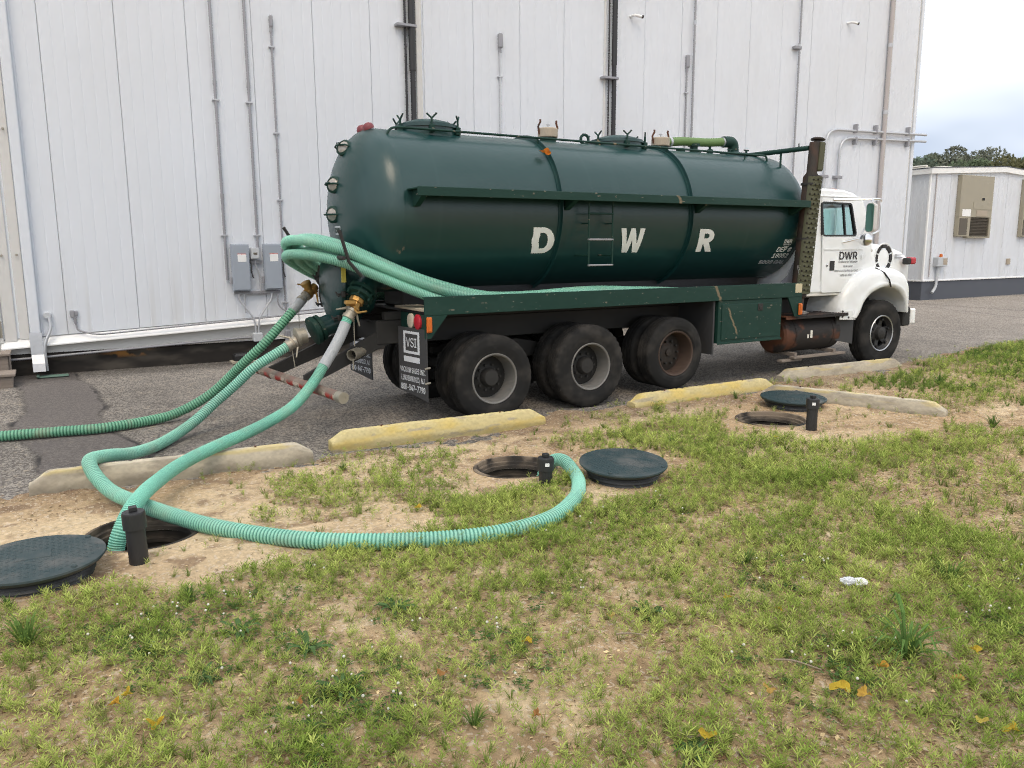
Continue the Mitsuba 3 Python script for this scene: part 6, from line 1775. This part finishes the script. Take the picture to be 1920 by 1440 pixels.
# fallen leaves, twigs, litter
def fallen(x, y, s, col, label, z=None, n=None, cat_='leaf', group=None):
    k = thing('fallen_leaf', label, cat_, group)
    a0 = rq.uniform(0, 6.28)
    lob = rq.integers(3, 6)
    t = np.linspace(0, 2 * np.pi, 28, endpoint=False)
    s *= 1.12 if z is None else 1.0
    rad = s * (0.72 + 0.25 * np.cos(lob * t) + 0.10 * rq.normal(size=28)) * (1 - 0.25 * np.cos(t))
    rings, C_ = [], []
    for f in (0.0, 0.45, 1.0):
        px, py = rad * f * np.cos(t), rad * f * np.sin(t) * 0.75
        pz = 0.75 * s * (np.sin(2 * t + a0) * f ** 2 * 0.5 + 0.5 * f * f * rq.uniform(0, 1))
        rings.append(np.stack([px, py, pz], 1))
    v = A(rings).reshape(-1, 3)
    ca, sa = math.cos(a0), math.sin(a0)
    v = np.stack([v[:, 0] * ca - v[:, 1] * sa, v[:, 0] * sa + v[:, 1] * ca, v[:, 2]], 1)
    i, j = np.meshgrid(np.arange(2), np.arange(28), indexing='ij')
    q = np.stack([i * 28 + j, i * 28 + (j + 1) % 28, (i + 1) * 28 + (j + 1) % 28, (i + 1) * 28 + j], -1).reshape(-1, 4)
    f = np.vstack([q[:, [0, 1, 2]], q[:, [0, 2, 3]]])
    f = f[np.linalg.norm(np.cross(v[f[:, 1]] - v[f[:, 0]], v[f[:, 2]] - v[f[:, 0]]), axis=1) > 1e-12]
    if n is not None:
        m = orient(trimesh.Trimesh(v, f, process=False), (x, y, z), n)
        v = A(m.vertices)
    else:
        v = v + A([x, y, float(soil_z(x, y)) + 0.055])
    spot = np.clip((meshkit.noise(v * 60, 3) - 0.5) * 2.5, 0, 1)[:, None]
    c = A(col) * (1 - 0.5 * spot) + A([0.25, 0.12, 0.04]) * 0.5 * spot
    add(k + '__blade', (v, f), 'mat_leaf', False, color=c)
    return k


YEL, BRN = (0.55, 0.40, 0.055), (0.36, 0.19, 0.075)
for x, y, s, c, lab in ((1.90, 3.12, .032, YEL, 'small yellow leaf in the middle of the lawn'), (2.88, 2.05, .055, YEL, 'large yellow leaf of the pair at the lower right'), (2.93, 1.97, .045, (0.55, 0.36, 0.08), 'browner yellow leaf of the pair at the lower right'),
                        (2.12, 2.10, .042, YEL, 'upright yellow leaf at the bottom edge right of the middle'), (3.24, 1.51, .042, YEL, 'yellow leaf at the lower right corner'), (3.70, 1.93, .035, YEL, 'yellow leaf near the right edge below the trash'),
                        (3.18, 1.61, .03, (0.6, 0.5, 0.12), 'pale yellow leaf left of the lower right corner'), (0.22, 3.33, .042, YEL, 'bright yellow leaf at the bottom left'), (0.09, 3.61, .03, (0.6, 0.36, 0.05), 'orange yellow leaf at the bottom left'),
                        (0.14, 3.66, .032, YEL, 'yellow leaf above the bottom left one'), (2.27, 5.32, .035, YEL, 'yellow leaf on the sand inside the hose loop'), (1.55, 4.94, .03, (0.6, 0.38, 0.05), 'orange leaf lying right below the mint hose'),
                        (2.43, 3.14, .032, (0.5, 0.42, 0.14), 'pale leaf by the short twig'), (3.28, 2.75, .026, YEL, 'tiny yellow leaf below the crumpled cup'), (3.14, 3.0, .026, YEL, 'tiny yellow leaf left of the crumpled cup'),
                        (3.20, 2.07, .034, (0.52, 0.3, 0.06), 'folded ochre leaf beside the large weed clump'), (2.60, 2.21, .034, (0.5, 0.33, 0.1), 'curled ochre leaf in the lower middle right'), (3.42, 1.84, .03, (0.5, 0.32, 0.1), 'tan leaf near the lower right edge'),
                        (0.78, 3.21, .03, BRN, 'brown dead leaf near the bottom left of the middle'), (1.61, 2.57, .03, BRN, 'brown dead leaf at the bottom edge in the middle'), (1.40, 3.06, .032, BRN, 'reddish brown leaf in the lower middle'), (6.27, 5.42, .03, YEL, 'small yellow leaf on the far side of the lawn')):
    fallen(x, y, s, c, lab)
ph_ = math.asin((3.155 - ZC) / (R0 + 0.06))
fallen(5.49, YC - (R0 + 0.065) * math.cos(ph_), 0.085, (0.55, 0.17, 0.025), 'orange maple leaf stuck on the rear band of the tank', ZC + (R0 + 0.065) * math.sin(ph_), (-0.1, -math.cos(ph_), math.sin(ph_)))
for pts, lab in (([(2.35, 2.99, 0.05), (2.41, 2.95, 0.055), (2.47, 2.91, 0.05)], 'short bare twig lying in the lawn'), ([(2.84, 2.40, 0.05), (2.90, 2.33, 0.06), (2.96, 2.22, 0.05)], 'longer thin twig lying among the weeds')):
    k = thing('twig', lab, 'twig')
    add(k + '__stick', tube(pts, [0.005, 0.0045, 0.003], 7, True, 6), 'mat_twig', 40)
k = thing('crumpled_cup', 'crumpled clear plastic cup lying in the lawn', 'litter')
rg = trimesh.creation.icosphere(3, 1.0)
v = A(rg.vertices)
v = v * A([0.044, 0.028, 0.022]) * (0.55 + 0.9 * meshkit.fbm(v * 3.1, 2, 14))[:, None]
ca, sa = math.cos(-0.5), math.sin(-0.5)
v = np.stack([v[:, 0] * ca - v[:, 1] * sa, v[:, 0] * sa + v[:, 1] * ca, v[:, 2]], 1)
add(k + '__shell', trimesh.Trimesh(v + A([3.92, 2.80, float(soil_z(3.92, 2.8)) + 0.055]), rg.faces, process=False), 'mat_flapwhite', False)
add(k + '__film', trimesh.Trimesh(v * 1.0 + A([3.975, 2.765, float(soil_z(3.92, 2.8)) + 0.05]), rg.faces, process=False), 'mat_white', False)
